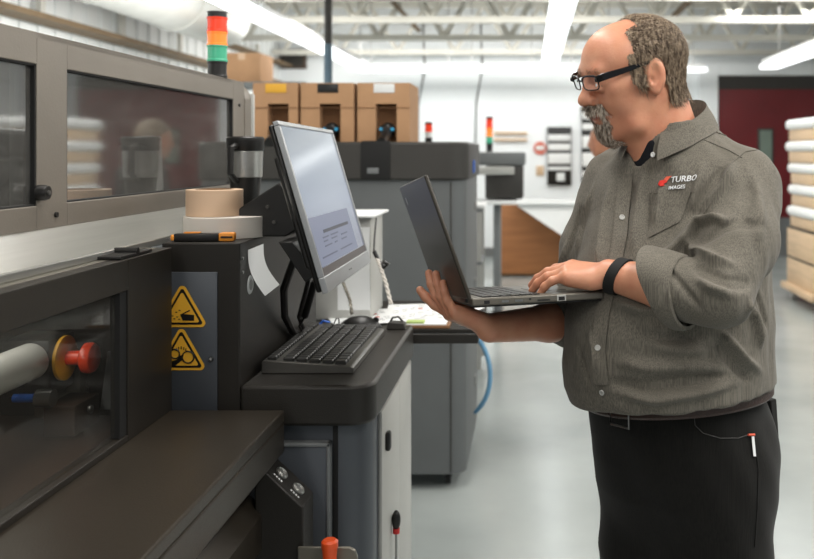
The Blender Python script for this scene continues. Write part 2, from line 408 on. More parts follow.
for (y_, z_) in ((1.65, 1.385), (2.69, 1.64), (2.69, 1.40)):
    MB().cyl((X3-.001, y_, z_), (X3+.004, y_, z_), .005, n=12).build('screw', 'black', pr)
# bright guide rail and the metal deck in front of the hood
b = MB(); b.prism([(X3-.02, .5, HZ0), (X3+.004, .5, HZ0), (X3+.06, .5, 1.312), (X3+.06, .5, 1.296), (X3-.02, .5, 1.296)], (0, 2.25, 0))
b.build('guide_rail', 'bright_metal', pr, smooth=0, bevel=.002)
b = MB(); b.box((X3+.062, .5, 1.3005), (X3+.072, 1.92, 1.314)).build('rail_edge', 'bright_metal', pr, smooth=0, bevel=.002)
MB().box((-1.5, .5, 1.272), (X1-.031, YE-.002, 1.300)).build('deck', 'table_metal', pr, smooth=0, bevel=.002, label='grey metal deck')
# cabinet with window
b = MB()
frame_x(b, X1-.03, X1, .5, YE, .96, 1.300, [(.62, 1.68, .972, 1.242)])
b.box((-1.49, YE-.03, 0), (X1-.031, YE, 1.270)); b.box((-1.49, .5, 0), (-1.46, YE-.03, 1.270))
b.build('cabinet', 'dark_paint', pr, smooth=0, bevel=.0015, label='dark grey lower cabinet')
MB().box((X1-.020, 1.652, .973), (X1-.003, 1.679, 1.241)).build('window_jamb', 'matte_black', pr)
MB().box((X1-.018, .62, .973), (X1-.012, 1.651, 1.241)).build('window_pane', 'pane_low', pr)
MB().box((-1.20, .52, .95), (-1.18, YE-.03, 1.27)).build('inner_panel', 'inner_brown', pr)
MB().box((-1.46, .5, .93), (X1-.03, YE-.03, .958)).build('inner_floor', 'inner_brown', pr)
MB().cyl((-.935, .8, 1.108), (-.935, 1.685, 1.108), .034, n=36).build('feed_roller', 'light_grey', pr)
b = MB(); b.box((-1.0, 1.70, 1.035), (-.908, 1.80, 1.145), .008); es = b.build('stop_box', 'black', pr)
MB().lathe([(.0, 0), (.043, 0), (.043, .006), (.036, .009), (0, .009)], c=(-.907, 1.75, 1.10), axis='X', n=36).build('yellow_ring', 'yellow', es)
MB().lathe([(.014, 0), (.014, .028), (.020, .030), (.029, .036), (.030, .046), (.027, .053), (.018, .057), (0, .058)], c=(-.90, 1.75, 1.10), axis='X', n=36).build('emergency_button', 'estop_red', es, label='orange-red mushroom stop button')
b = MB().box((-.96, 1.74, .985), (-.90, 1.84, 1.02), .003).box((-.93, 1.80, 1.0), (-.90, 1.83, 1.10), .003); b.build('bracket', 'table_metal', pr)
b = MB().box((-.92, 1.70, .962), (-.86, 1.80, 1.02), .003); b.build('clamp_block', 'inner_brown', pr)
MB().cyl((-.858, 1.75, 1.0), (-.852, 1.75, 1.0), .008, n=14).build('screw', 'steel', pr)
b = MB().cyl((-.93, 1.70, 1.035), (-.90, 1.70, 1.035), .017, n=20); b.build('hose_fitting', 'steel', pr)
MB().cyl((-.975, 1.70, 1.035), (-.931, 1.70, 1.035), .008, n=14).build('blue_hose', 'blue', pr)
b = MB(); b.prism([(-.86, 1.80, .985), (-.845, 1.80, 1.10), (-.80, 1.80, 1.10), (-.80, 1.80, .985)], (0, .006, 0)); b.build('guard_plate', 'mid_grey', pr)
l_ = area('press_inside_fill', (-.95, 1.2, 1.262), (0, 0, 0), .08, 1.0, 1.3)  # small fill light added to brighten the cabinet interior
# ledge
b = MB(); b.box((X1-.05, .45, .935), (X2, YE, .960)); b.box((X2-.02, .45, .872), (X2, YE, .935)); b.box((X1-.0, YE-.02, .872), (X2-.02, YE, .935))
b.build('ledge', 'ledge_paint', pr, smooth=0, bevel=.004, label='dark brown-grey projecting ledge')
MB().box((X1-.70, .5, 0), (-.575, YE-.04, .932)).build('base_cabinet', 'black_paint', pr, smooth=0)
b = MB(); b.prism([(-.575, .5, .80), (-.54, .5, .77), (-.54, .5, .70), (-.575, .5, .70)], (0, 1.34, 0)); b.build('drip_rail', 'ledge_paint', pr)
# black clip lying on the deck
c = thing('cable_clip', (-.77, 1.72, 1.30), 'small black plastic clip lying on the metal deck', 'clip')
b = MB(); b.box((-.80, 1.66, 1.3005), (-.755, 1.80, 1.307), .002); b.build('clip_bar', 'black', c)
MB().cyl((-.80, 1.735, 1.309), (-.755, 1.735, 1.309), .007, n=14).build('clip_hinge', 'black', c)
# ================================================================== stack light
def stack_light(base, r, hs, label, mats=('black','green_lamp','orange_lamp','red_lamp','black')):
    t = thing('stack_light', base, label, 'signal light'); z = base[2]
    names = ['lamp_base', 'green_lens', 'orange_lens', 'red_lens', 'cap']
    for i, (h, m) in enumerate(zip(hs, mats)):
        rr = r*(.97 if i in (0, 4) else 1)
        MB().lathe([(rr, 0), (rr*1.0, h*.12), (rr*.93, h*.16), (rr*.93, h*.86), (rr, h*.9), (rr, h-.0005)], c=(base[0], base[1], z), n=28).build(names[i], m, t)
        z += h
stack_light((-.893, 2.57, HZ1), .029, (.046, .046, .038, .042, .016), 'stack light with red, orange and green lenses on the press hood')
# ================================================================== control station: tower, counter, base
cs = thing('control_station', (-.6, 2.2, 0), 'dark control tower with black-topped grey counter beside the press', 'machine')
TX = -.622; TY0, TY1 = 1.93, 2.62; TZ = 1.305
b = MB().box((-.79, TY0, 0), (TX, TY1, TZ)); tower = b.build('tower', 'black_paint', cs, smooth=0, bevel=.003, label='black steel tower')
b = MB().box((-.787, TY0-.006, .93), (-.669, TY0-.0005, 1.243), .002)
pan = b.build('door_panel', 'slate', cs, label='grey door panel')
MB().lathe([(0, -.008), (.004, -.007), (.005, 0), (.006, .0)], c=(-.682, TY0-.006, 1.057), axis='Y', n=16).build('lock', 'steel', pan)
# warning signs: yellow triangle, black border, pictogram, on the door panel
def tri(b, c, s, y, th, r=.0):
    h = s*.87; cx, cz = c
    pts = [(cx-s/2, cz-h/3), (cx+s/2, cz-h/3), (cx, cz+2*h/3)]
    out = []
    for i in range(3):
        p = Vector(pts[i]); q = Vector(pts[i-1]); n = Vector(pts[(i+1)%3])
        a = (q-p).normalized(); d = (n-p).normalized(); rad = r
        c0 = p + (a+d).normalized()*rad*2; 
        a0 = p + a*rad*1.732; a1 = p + d*rad*1.732
        for k in range(6):
            t = k/5; v = (a0.lerp(a1, t)-c0).normalized()*rad + c0; out.append((v.x, y, v.y))
    b.prism(out, (0, -th, 0))
def sign(c, kind, label):
    y = TY0-.0065
    b = MB(); tri(b, c, .112, y, .0006, .009); o = b.build('warning_sign', 'warn_yellow', pan, smooth=0, label=label)
    b = MB(); tri(b, c, .092, y-.0008, .0004, .004); k = b.build('sign_border', 'black', o, smooth=0)
    b = MB(); tri(b, c, .076, y-.0014, .0004, .003); b.build('sign_field', 'warn_yellow', o, smooth=0)
    b = MB(); yy = y-.0022; cx, cz = c
    if kind == 0:      # hand with sparks
        b.prism([(cx+.002, yy, cz-.018), (cx+.026, yy, cz-.018), (cx+.026, yy, cz-.006), (cx+.004, yy, cz-.004), (cx+.018, yy, cz+.003), (cx+.016, yy, cz+.005), (cx-.004, yy, cz-.005)], (0, -.0004, 0))
        for (dx, dz) in ((-.010, -.010), (-.016, -.014), (-.012, 0), (-.005, .004), (-.020, -.008), (-.006, -.015)):
            b.box((cx+dx-.002, yy-.0004, cz+dz-.001), (cx+dx+.002, yy, cz+dz+.001))
    else:              # two rollers and a hand
        for (dx, dz, r) in ((.015, -.004, .0125), (-.013, .003, .010)):
            ring = [(cx+dx+math.cos(a)*r, yy, cz+dz+math.sin(a)*r) for a in [2*PI*k/20 for k in range(20)]]
            b.tube(ring, .0016, 6, True)
        b.prism([(cx-.030, yy, cz-.022), (cx-.012, yy, cz-.022), (cx+.003, yy, cz-.010), (cx+.006, yy, cz+.002), (cx-.002, yy, cz-.001), (cx-.010, yy, cz-.010), (cx-.028, yy, cz-.014)], (0, -.0004, 0))
        for k in range(5):
            a = PI*.2+k*.45; b.box((cx+math.cos(a)*.013-.001, yy-.0004, cz+.006+math.sin(a)*.010-.003), (cx+math.cos(a)*.013+.001, yy, cz+.006+math.sin(a)*.010+.003))
    b.build('pictogram', 'black', o, smooth=0)
sign((-.743, 1.158), 0, 'yellow triangle warning of sparks on a hand')
sign((-.745, 1.066), 1, 'yellow triangle warning of rollers catching a hand')
# oval badge on the tower side
b = MB().lathe([(.0, .002), (.0185, .002), (.021, 0), (.021, -.001)], c=(TX, 2.0, 1.205), axis='X', n=32)
bd = b.build('badge', 'paper', tower); MB().lathe([(.0, .0006), (.012, .0006), (.012, 0)], c=(TX+.002, 2.0, 1.205), axis='X', n=24).build('badge_mark', 'steel', bd)
for q in (1.255, 1.285): MB().cyl((TX-.001, 1.945, q-.015), (TX+.003, 1.945, q-.015), .0035, n=10).build('rivet', 'steel', tower)
# counter top with rounded front corner
def round_rect(x0, x1, y0, y1, z, r_fr, r_br=.01):
    pts = [(x0, y0, z)]
    for k in range(11):
        a = -PI/2 + PI/2*k/10; pts.append((x1-r_fr+r_fr*math.cos(a), y0+r_fr+r_fr*math.sin(a), z))
    for k in range(5):
        a = PI/2*k/4; pts.append((x1-r_br+r_br*math.cos(a), y1-r_br+r_br*math.sin(a), z))
    pts.append((x0, y1, z)); return pts
b = MB(); b.prism(round_rect(TX+.001, -.336, 1.925, 2.60, .912, .055), (0, 0, .088))
b.build('countertop', 'black_paint', cs, smooth=30, bevel=.008, label='thick black countertop with rounded corner')
b = MB(); b.prism(round_rect(TX+.001, -.348, 1.955, 2.58, .05, .075), (0, 0, .86))
b.build('base', 'slate', cs, smooth=30, label='blue-grey steel base')
b = MB().box((-.3485, 2.06, .06), (-.338, 2.335, .905), .004); dd = b.build('side_door', 'light_grey', cs, label='pale grey side door')
MB().box((-.3485, 2.34, .06), (-.340, 2.578, .905), .004).build('side_panel', 'light_grey', cs, label='pale grey side panel')
b = MB().box((-.3385, 2.10, .80), (-.326, 2.125, .845), .006); b.build('handle', 'black', dd)
b = MB()
for x in (-.58, -.40):
    for y in (2.02, 2.5): b.cyl((x, y, 0), (x, y, .05), .03, n=14)
b.build('foot', 'black', cs)
MB().box((-.60, 1.93, .02), (-.432, 1.952, .872), .004).build('front_panel', 'slate', cs, label='grey access panel with pale edge')
b = MB().box((-.436, 1.926, .02), (-.429, 1.952, .876)).box((-.60, 1.926, .868), (-.429, 1.952, .876)); b.build('panel_edge', 'mid_grey', cs, bevel=.002)
MB().box((-.428, 1.953, .02), (-.417, 1.956, .91)).build('gap_shadow_strip', 'matte_black', cs)  # black strip standing in for the shade in the panel gap
bpy.data.objects['gap_shadow_strip'].name = 'gap_shadow'
# push button console under the ledge end
p0, p1 = P(277, 456, 1.90), P(314, 491, 1.90); dz = Vector((0, -.085, 0))
prof = [p0, p1, Vector((p1.x, p1.y, .30)), Vector((p0.x-.02, p1.y, .30)), Vector((p0.x-.02, p0.y, p0.z-.02))]
bc = MB(); bc.prism([q+Vector((0, -.005, 0)) for q in prof], dz); con = bc.build('button_console', 'black_paint', cs, bevel=.003, label='black sloping console with two chrome buttons')
fd = (p1-p0).normalized(); fn = Vector((-fd.z, 0, fd.x)); fn = fn if fn.z > 0 else -fn
for f, txt in ((.28, 'MENU'), (.72, 'STOP')):
    q = p0.lerp(p1, f) + Vector((0, -.045, 0)); m3 = fn.to_track_quat('Z', 'Y').to_matrix().to_4x4()
    b = MB(); b.lathe([(.0145, 0), (.0145, .003), (.011, .006), (.010, .004), (0, .0045)], n=28)
    bmesh.ops.transform(b.b, matrix=Matrix.Translation(q) @ m3, verts=b.b.verts[:]); b.build('push_button', 'bright_metal', con)
    b = MB()
    for k in range(4):
        x_ = -.012+k*.0065
        b.box((x_, -.004, 0), (x_+.004, .001, .0006))
    rot = Matrix((( fd.x, 0, fn.x), (fd.y, 1, fn.y), (fd.z, 0, fn.z))).to_4x4()
    bmesh.ops.transform(b.b, matrix=Matrix.Translation(q+Vector((0, -.024, 0))) @ rot, verts=b.b.verts[:]); b.build('button_caption', 'paper', con)
# tray shelf behind the counter
TYA, TYB = 2.605, 3.12
b = MB().box((-.78, TYA+.0125, .972), (-.150, TYB, .985)).box((-.80, TYA, .945), (-.150, TYA+.012, .972)).box((-.162, TYA+.013, .945), (-.150, TYB, .972))
b.build('tray_shelf', 'black_paint', cs, smooth=0, bevel=.002, label='black tray shelf fixed behind the counter')
b = MB().box((-.60, TYA+.02, .60), (-.56, TYB-.05, .96)).box((-.58, 2.58, .60), (-.56, TYA+.1, .66)); b.build('shelf_bracket', 'black', cs)
# grey housing with papers behind the monitor
d = thing('document_holder', (-.55, 2.85, .985), 'pale grey document holder behind the monitor with a hanging white sheet', 'holder')
b = MB().box((-.74, 2.76, .985), (-.488, 2.98, 1.30), .004); b.build('holder_body', 'light_grey', d)
MB().box((-.76, 2.72, 1.301), (-.47, 3.0, 1.309), .003).build('holder_lid', 'white_plastic', d, label='white lid plate')
MB().sheet([[(-.59+.10*i/6, 2.755-.006*math.sin(j*.8), 1.27-.26*j/6) for i in range(7)] for j in range(7)], .0008).build('hanging_sheet', 'paper', d, label='white printed sheet')
b = MB()
for k in range(9): b.box((-.585, 2.7435, 1.235-k*.025), (-.53+.02*(k%3), 2.7445, 1.238-k*.025))
# cords
def cord(pts, r, name, m, label, cat, twist=True):
    t = thing(name, pts[0], label, cat); pts = [Vector(p) for p in pts]
    fine = []
    for i in range(len(pts)-1):
        for k in range(12):
            fine.append(pts[i].lerp(pts[i+1], k/12))
    fine.append(pts[-1])
    nm = ['strand', 'strand']
    for s_ in (0, PI):
        cc = [p + Vector((math.cos(i*.9+s_), math.sin(i*.9+s_), 0))*r*.8 for i, p in enumerate(fine)]
        MB().tube(cc, r, 6).build('strand', m, t)
    return t
t = cord([P(377, 258, 2.7), P(381, 268, 2.69), P(386, 284, 2.68), P(391, 304, 2.66)], .004, 'hanging_cord', 'tape_white', 'pale twisted cord hanging between the holder and the dark laptop', 'cord')
MB().tube([P(374, 251, 2.7), P(379, 262, 2.7), P(384, 268, 2.69), P(388, 264, 2.69), P(383, 262, 2.68)], .0065, 8).build('cord_clip', 'black', t, label='black cord clip')
MB().tube([P(374, 251, 2.7), Vector((-.47, 2.72, 1.24)), Vector((-.475, 2.78, 1.295))], .003, 6).build('cord_hook', 'black', t)
t = cord([P(343, 282, 2.60), P(346, 290, 2.58), P(350, 300, 2.57), P(352, 314, 2.55)], .003, 'beaded_cord', 'table_metal', 'short beaded grey cord below the monitor corner', 'cord')
# ================================================================== things on the counter
# keyboard
kz = 1.0; k0 = Vector((-.575, 2.035, kz)); KW, KL = .185, .44       # its width lies across the counter
kb = thing('keyboard', (-.49, 2.25, kz), 'black computer keyboard lying lengthwise on the counter', 'keyboard')
b = MB(); b.prism([(-.606, 2.03, kz), (-.398, 2.03, kz), (-.398, 2.03, kz+.012), (-.405, 2.03, kz+.017), (-.600, 2.03, kz+.030), (-.606, 2.03, kz+.026)], (0, KL, 0))
b.build('keyboard_body', 'kbd_side', kb, bevel=.002)
rows = 6; z_at = lambda x: kz+.0175+(-.405-x)*.0667
kg = [(0, 15, 0.0), ]
nk = 0
for r in range(rows):
    x = -.595 + r*.0295 + (0.006 if r > 0 else 0)
    y = 2.038
    while y < 2.03+KL-.02:
        if r == 5 and 2.12 < y < 2.13: wd = .105
        elif r == 5: wd = .024
        else: wd = .0158
        if (2.03+.295 < y < 2.03+.303) or (2.03+.355 < y < 2.03+.363): y += .008; continue
        b = MB(); zz = z_at(x+.011)
        b.box((x, y, zz-.003), (x+.0245 if r else x+.020, y+wd, zz+.0075), .0022, 1)
        b.build('key', 'key_black', kb, smooth=0); nk += 1
        y += wd+.0034
        if nk > 120: break
MB().box((-.580, 2.45, kz+.026), (-.45, 2.468, kz+.0275)).build('light_strip', 'black', kb)
# mouse
m_ = thing('computer_mouse', P(362, 328, 2.54), 'shiny black computer mouse behind the keyboard', 'mouse')
b = MB().sph((0,0,0), 1, 3); mz = 1.0
for v in b.b.verts:
    x, y, z = v.co; z = max(z, -.0) * (1.0 - .25*max(0, y))
    v.co = Vector((-.475+x*.062, 2.52+y*.036, mz+.0005+z*.042))
mo = b.build('mouse_body', mat('gloss_black', (20,20,20), .35), m_, smooth=60)
MB().cyl((-.432, 2.514, mz+.029), (-.432, 2.522, mz+.029), .009, n=14).build('scroll_wheel', 'black', m_)
# black folded clip item and blue clip
g = thing('spectacle_case_clip', P(398, 322, 2.56), 'small dark folded clip lying at the counter corner', 'clip')
g.name = 'binder_clip'
b = MB(); b.prism([(-.405, 2.53, 1.0), (-.350, 2.53, 1.0), (-.355, 2.53, 1.02), (-.398, 2.53, 1.022)], (0, .03, 0)); b.build('clip_body', 'charcoal', g, bevel=.003)
MB().tube([(-.395, 2.545, 1.02), (-.388, 2.545, 1.032), (-.372, 2.545, 1.034), (-.360, 2.545, 1.022)], .003, 8).build('clip_loop', 'black', g)
g = thing('blue_clip', P(328, 326, 2.5), 'bright blue plastic clip on the counter below the monitor', 'clip')
c0 = Vector((-.560, 2.50, 1.0))
MB().box((-.60, 2.475, 1.0005), (-.525, 2.495, 1.018), .004).build('clip_base', 'blue', g)
MB().tube([(-.585, 2.485, 1.018), (-.572, 2.485, 1.034), (-.556, 2.485, 1.030), (-.55, 2.485, 1.018)], .0035, 8).build('clip_jaw', 'blue', g)
MB().tube([(-.545, 2.485, 1.018), (-.535, 2.485, 1.040), (-.528, 2.485, 1.040), (-.527, 2.485, 1.016)], .0018, 6).build('clip_wire', 'black', g)
# papers, note pad on the tray
tz = .985
def paper(x0, x1, y0, y1, z, rot, label, marks=True, m='paper', name='paper_sheet'):
    t = thing(name, ((x0+x1)/2, (y0+y1)/2, z), label, 'paper')
    R = Matrix.Rotation(rot, 3, 'Z'); c = Vector(((x0+x1)/2, (y0+y1)/2, z))
    b = MB().sheet([[(x0+(x1-x0)*i/8, y0+(y1-y0)*j/8, z+.0008+.0012*math.sin(i*.9+j*.6)**2) for i in range(9)] for j in range(9)], .0006)
    bmesh.ops.rotate(b.b, cent=c, matrix=R, verts=b.b.verts[:]); b.build('sheet', m, t)
    if marks:
        for nm, mt, cells in (('printed_text', 'ink', [(k, l) for k in range(7) for l in range(9) if (k*3+l*5) % 4 < 2]), ('printed_swatch', 'ink_red', [(5, 3), (5, 5), (3, 6)])):
            b = MB()
            for (k, l) in cells:
                xx = x0+(x1-x0)*(.1+.12*k); yy = y0+(y1-y0)*(.08+.1*l)
                big = nm == 'printed_swatch'
                b.box((xx, yy, z+.0024), (xx+(x1-x0)*(.06 if big else .085), yy+(.016 if big else .0035), z+.0027))
            bmesh.ops.rotate(b.b, cent=c, matrix=R, verts=b.b.verts[:]); b.build(nm, mt, t, smooth=0)
    return t
paper(-.46, -.24, 2.72, 3.04, tz+.0005, .1, 'large printed white sheet on the tray, under the other papers')
paper(-.33, -.175, 2.74, 2.98, tz+.0042, -.25, 'printed white sheet with red swatches at the right end of the tray')
paper(-.62, -.42, 2.66, 2.90, tz+.0042, .35, 'printed white sheet at the left of the tray beside the mouse')
t = thing('note_pad', (-.29, 2.68, tz), 'tan backed note pad with a pale top sheet at the tray front edge', 'note pad')
MB().box((-.365, 2.62, tz+.0005), (-.235, 2.715, tz+.009), .002).build('pad_back', 'leather', t)
MB().box((-.362, 2.625, tz+.0092), (-.245, 2.71, tz+.013), .001).build('top_sheet', 'paper', t)
MB().box((-.362, 2.63, tz+.0132), (-.31, 2.66, tz+.020), .002).build('sticky_tab', mat('tab_green', (176,196,120), .7), t, label='pale green sticky tabs')
# ---------------------------------------------------------------- monitor
mn = thing('monitor', (-.46, 2.02, 1.22), 'silver framed flat monitor tilted back on a black arm', 'monitor')
A = Vector((-.392, 1.75, 1.226)); Bp = Vector((-.490, 1.75, 1.562)); W_ = Vector((-.012, .54, -.006))
u = (Bp-A).normalized(); v = W_.normalized(); nrm = v.cross(u).normalized()
if nrm.x < 0: nrm = -nrm
H_ = (Bp-A).length; WL = W_.length
def mp(a, c, d): return A + v*a + u*c + nrm*d
def slab(b, a0, a1, c0, c1, d0, d1):
    vs = [b.b.verts.new(mp(a, c, d)) for d in (d0, d1) for (a, c) in ((a0,c0),(a1,c0),(a1,c1),(a0,c1))]
    for f in ((0,3,2,1),(4,5,6,7),(0,1,5,4),(1,2,6,5),(2,3,7,6),(3,0,4,7)): b.b.faces.new([vs[i] for i in f])
b = MB(); slab(b, 0, WL, 0, .032, -.012, 0); slab(b, 0, WL, H_-.010, H_, -.012, 0); slab(b, 0, .010, .032, H_-.010, -.012, 0); slab(b, WL-.010, WL, .032, H_-.010, -.012, 0)
b.build('bezel', 'monitor_silver', mn, smooth=0, bevel=.002, label='silver bezel')
b = MB(); slab(b, .010, WL-.010, .032, H_-.010, -.010, -.003)
def screen_mat():
    m = bpy.data.materials.new('screen'); m.use_nodes = True; nt = m.node_tree; N = nt.nodes; Lk = nt.links; bs = N['Principled BSDF']
    tc = N.new('ShaderNodeTexCoord'); sp = N.new('ShaderNodeSeparateXYZ'); Lk.new(tc.outputs['Object'], sp.inputs[0])
    r = N.new('ShaderNodeValToRGB'); mpn = N.new('ShaderNodeMapRange'); mpn.inputs[1].default_value = .0; mpn.inputs[2].default_value = .32
    Lk.new(sp.outputs['Z'], mpn.inputs[0]); Lk.new(mpn.outputs[0], r.inputs[0])
    el = r.color_ramp.elements; el[0].position = .0; el[0].color = (*s2l((112,116,140)),1); el[1].position = 1; el[1].color = (*s2l((178,190,204)),1)
    e = el.new(.32); e.color = (*s2l((134,142,168)),1); e = el.new(.52); e.color = (*s2l((160,172,196)),1)
    bs.inputs['Base Color'].default_value = (.02,.02,.02,1); bs.inputs['Roughness'].default_value = .12
    Lk.new(r.outputs[0], bs.inputs['Emission Color']); bs.inputs['Emission Strength'].default_value = .55
    return m
M['screen'] = screen_mat()
scr = b.build('screen', 'screen', mn, smooth=0, label='lit blue-white screen')
# a program window with a dark bar, text rows and a task bar (shown on the screen)
def emat(k, rgb, st): M[k] = emis(k, rgb, st); M[k].node_tree.nodes['Principled BSDF'].inputs['Base Color'].default_value = (.02,.02,.02,1)
emat('scr_win', (146,154,180), .6); emat('scr_bar', (66,70,84), .6); emat('scr_text', (100,106,130), .6); emat('scr_task', (74,66,64), .8)
b = MB(); slab(b, .02, .44, .050, .150, -.0029, -.0025); b.build('program_window', 'scr_win', scr, smooth=0)
b = MB(); slab(b, .010, WL-.010, .032, .048, -.0029, -.0023); b.build('task_bar', 'scr_task', scr, smooth=0)
b = MB(); slab(b, .12, .40, .112, .119, -.0024, -.0019); b.build('dark_bar', 'scr_bar', scr, smooth=0)
b = MB()
for k, (a0, a1, c) in enumerate([(.10,.16,.112),(.18,.26,.112),(.10,.14,.104),(.18,.24,.104),(.29,.36,.104),(.10,.17,.094),(.20,.23,.094),(.28,.34,.094),(.05,.20,.074),(.24,.38,.074)]):
    slab(b, a0, a1, c-.010, c-.007, -.0024, -.0019)
b.build('text_rows', 'scr_text', scr, smooth=0)
b = MB(); slab(b, .004, WL-.004, .004, H_-.004, -.024, -.0125); slab(b, .10, WL-.10, .05, H_-.06, -.055, -.024); b.build('rear_shell', 'black', mn, bevel=.006, label='black rear shell')
b = MB()
for k in range(5): slab(b, WL/2-.02+k*.008, WL/2-.017+k*.008, .014, .017, 0, .0006)
b.build('logo_marks', 'steel', mn, smooth=0)
# arm from the tower to the monitor
ar = thing('monitor_mount', (-.66, 2.1, TZ), 'black angular mount bolted on the tower top behind the monitor', 'mount')
b = MB(); q = [P(210, 238, 2.10), P(245, 208, 2.10), P(284, 186, 2.10), P(296, 206, 2.10), P(302, 230, 2.10), P(262, 238, 2.10)]
q = [Vector((-.745, 2.06, TZ+.001)), Vector((-.66, 2.06, TZ+.07)), Vector((-.575, 2.06, TZ+.125)), Vector((-.548, 2.06, TZ+.08)), Vector((-.530, 2.06, TZ+.02)), Vector((-.56, 2.06, TZ+.001))]
b.prism(q, (0, .10, 0)); b.build('arm_plate', 'black', ar, bevel=.003)
for p in ((-.60, 2.058, TZ+.07), (-.585, 2.058, TZ+.035), (-.62, 2.058, TZ+.04)): MB().cyl((p[0], p[1]-.004, p[2]), (p[0], p[1]+.01, p[2]), .004, n=12).build('bolt', 'kbd_side', ar)
b = MB().box((-.574, 2.09, TZ+.03), (-.528, 2.13, TZ+.075), .004); b.build('tilt_joint', 'black', ar)
b = MB(); b.prism([(-.56, 2.0, 1.30), (-.53, 2.0, 1.30), (-.47, 2.0, 1.23), (-.50, 2.0, 1.21)], (0, .16, 0)); b.build('lower_bracket', 'black', ar, bevel=.002)
# cables below the monitor
cc = [('thick black cable looping down the tower side below the monitor', [(-.535, 2.05, 1.26), (-.575, 2.10, 1.18), (-.600, 2.2, 1.10), (-.606, 2.3, 1.04), (-.60, 2.38, 1.012)], .009),
      ('thin black cable beside the thick one below the monitor', [(-.52, 2.15, 1.25), (-.545, 2.2, 1.17), (-.59, 2.30, 1.08), (-.605, 2.42, 1.01)], .006)]
for lb, pts, r in cc:
    o = MB().tube(pts, r, 8).build('cable', 'black', at=pts[-1]); tag(o, lb, 'cable')
o = thing('pen_holder_stylus', (-.50, 2.32, 1.0), 'black stylus with a metal collar leaning below the monitor', 'stylus'); o.name = 'stylus'
MB().cyl((-.575, 2.30, 1.08), (-.535, 2.24, 1.18), .009, n=12).build('stylus_barrel', 'black', o); MB().cyl((-.535, 2.24, 1.18), (-.515, 2.21, 1.225), .007, n=12).build('metal_collar', 'steel', o)
MB().tube([(-.575, 2.30, 1.08), (-.597, 2.33, 1.05), (-.59, 2.36, 1.008)], .003, 6).build('stylus_cord', 'black', o)
# note taped to the tower side
nc = [P(248, 250, 1.985), P(263, 244, 2.0), P(279, 285, 1.98), P(265, 296, 1.965)]
g = [[(nc[0]*(1-i/6)+nc[1]*(i/6))*(1-j/8) + (nc[3]*(1-i/6)+nc[2]*(i/6))*(j/8) + Vector((-.010*math.sin(PI*j/8), -.006*math.sin(PI*j/8)+.004*i/6, 0)) for i in range(7)] for j in range(9)]
o = MB().sheet(g, .0006).build('paper_note', 'paper', at=(TX+.003, 2.06, 1.24)); tag(o, 'curled white paper note stuck on the black tower side', 'paper')
# ---------------------------------------------------------------- on the tower top
def tape(c, ro, ri, h, mat_, label):
    t = thing('tape_roll', c, label, 'tape roll')
    MB().lathe([(ri+.004, 0), (ro-.001, 0), (ro, .001), (ro, h-.001), (ro-.001, h), (ri+.004, h), (ri+.004, 0)], c=c, n=48).build('tape', mat_, t)
    MB().lathe([(ri, 0), (ri+.0035, 0), (ri+.0035, h+.001), (ri, h+.001), (ri, 0)], c=c, n=48).build('core', 'tape_core', t)
tape((-.703, 2.085, TZ+.0005), .094, .038, .048, 'tape_white', 'wide white tape roll lying on the tower top')
tape((-.727, 2.075, TZ+.049), .063, .038, .060, 'tape_tan', 'tan tape roll stacked on the white one')
mg = thing('travel_mug', (-.743, 2.35, TZ), 'black travel mug with a steel band standing behind the tape', 'mug')
z0 = TZ+.001; c = (-.743, 2.35, z0)
MB().lathe([(0,0), (.028,0), (.030,.003), (.040,.125), (.0405,.128)], c=c, n=40).build('mug_base', 'black', mg)
MB().lathe([(.0405,.128), (.0425,.130), (.0445,.195), (.043,.197)], c=c, n=40).build('steel_band', 'bright_metal', mg)
MB().lathe([(.0445,.197), (.046,.200), (.047,.222), (.048,.223), (.048,.230), (.044,.234), (0,.235)], c=c, n=40).build('lid', 'black', mg)
MB().tube([(-.753, 2.304, z0+.21), (-.755, 2.272, z0+.205), (-.755, 2.268, z0+.14), (-.753, 2.305, z0+.12)], .008, 8).build('handle', 'black', mg)
b = MB(); b.prism([(-.70, 2.56, TZ+.001), (-.63, 2.56, TZ+.001), (-.635, 2.56, TZ+.13), (-.655, 2.56, TZ+.24), (-.69, 2.56, TZ+.24)], (0, .05, 0))
o = b.build('plastic_bottle', 'white_plastic', at=(-.66, 2.58, TZ)); o.name = 'paper_sleeve'; tag(o, 'slim white paper sleeve upright between the mug and the monitor', 'paper sleeve'); 
for v in o.data.vertices: pass
o = MB().cyl((-.672, 2.545, TZ+.15), (-.650, 2.515, TZ+.235), .006, n=12).build('pen_barrel', 'cyan')
o2 = thing('pen', (-.66, 2.53, TZ+.15), 'light blue pen sticking up beside the travel mug', 'pen'); 
bpy.data.objects.remove(o)
MB().cyl((-.690, 2.548, TZ+.002), (-.672, 2.545, TZ+.15), .004, n=12).build('pen_tip_half', 'white_plastic', o2)
MB().cyl((-.672, 2.545, TZ+.15), (-.650, 2.515, TZ+.235), .006, n=12).build('pen_barrel', 'cyan', o2)
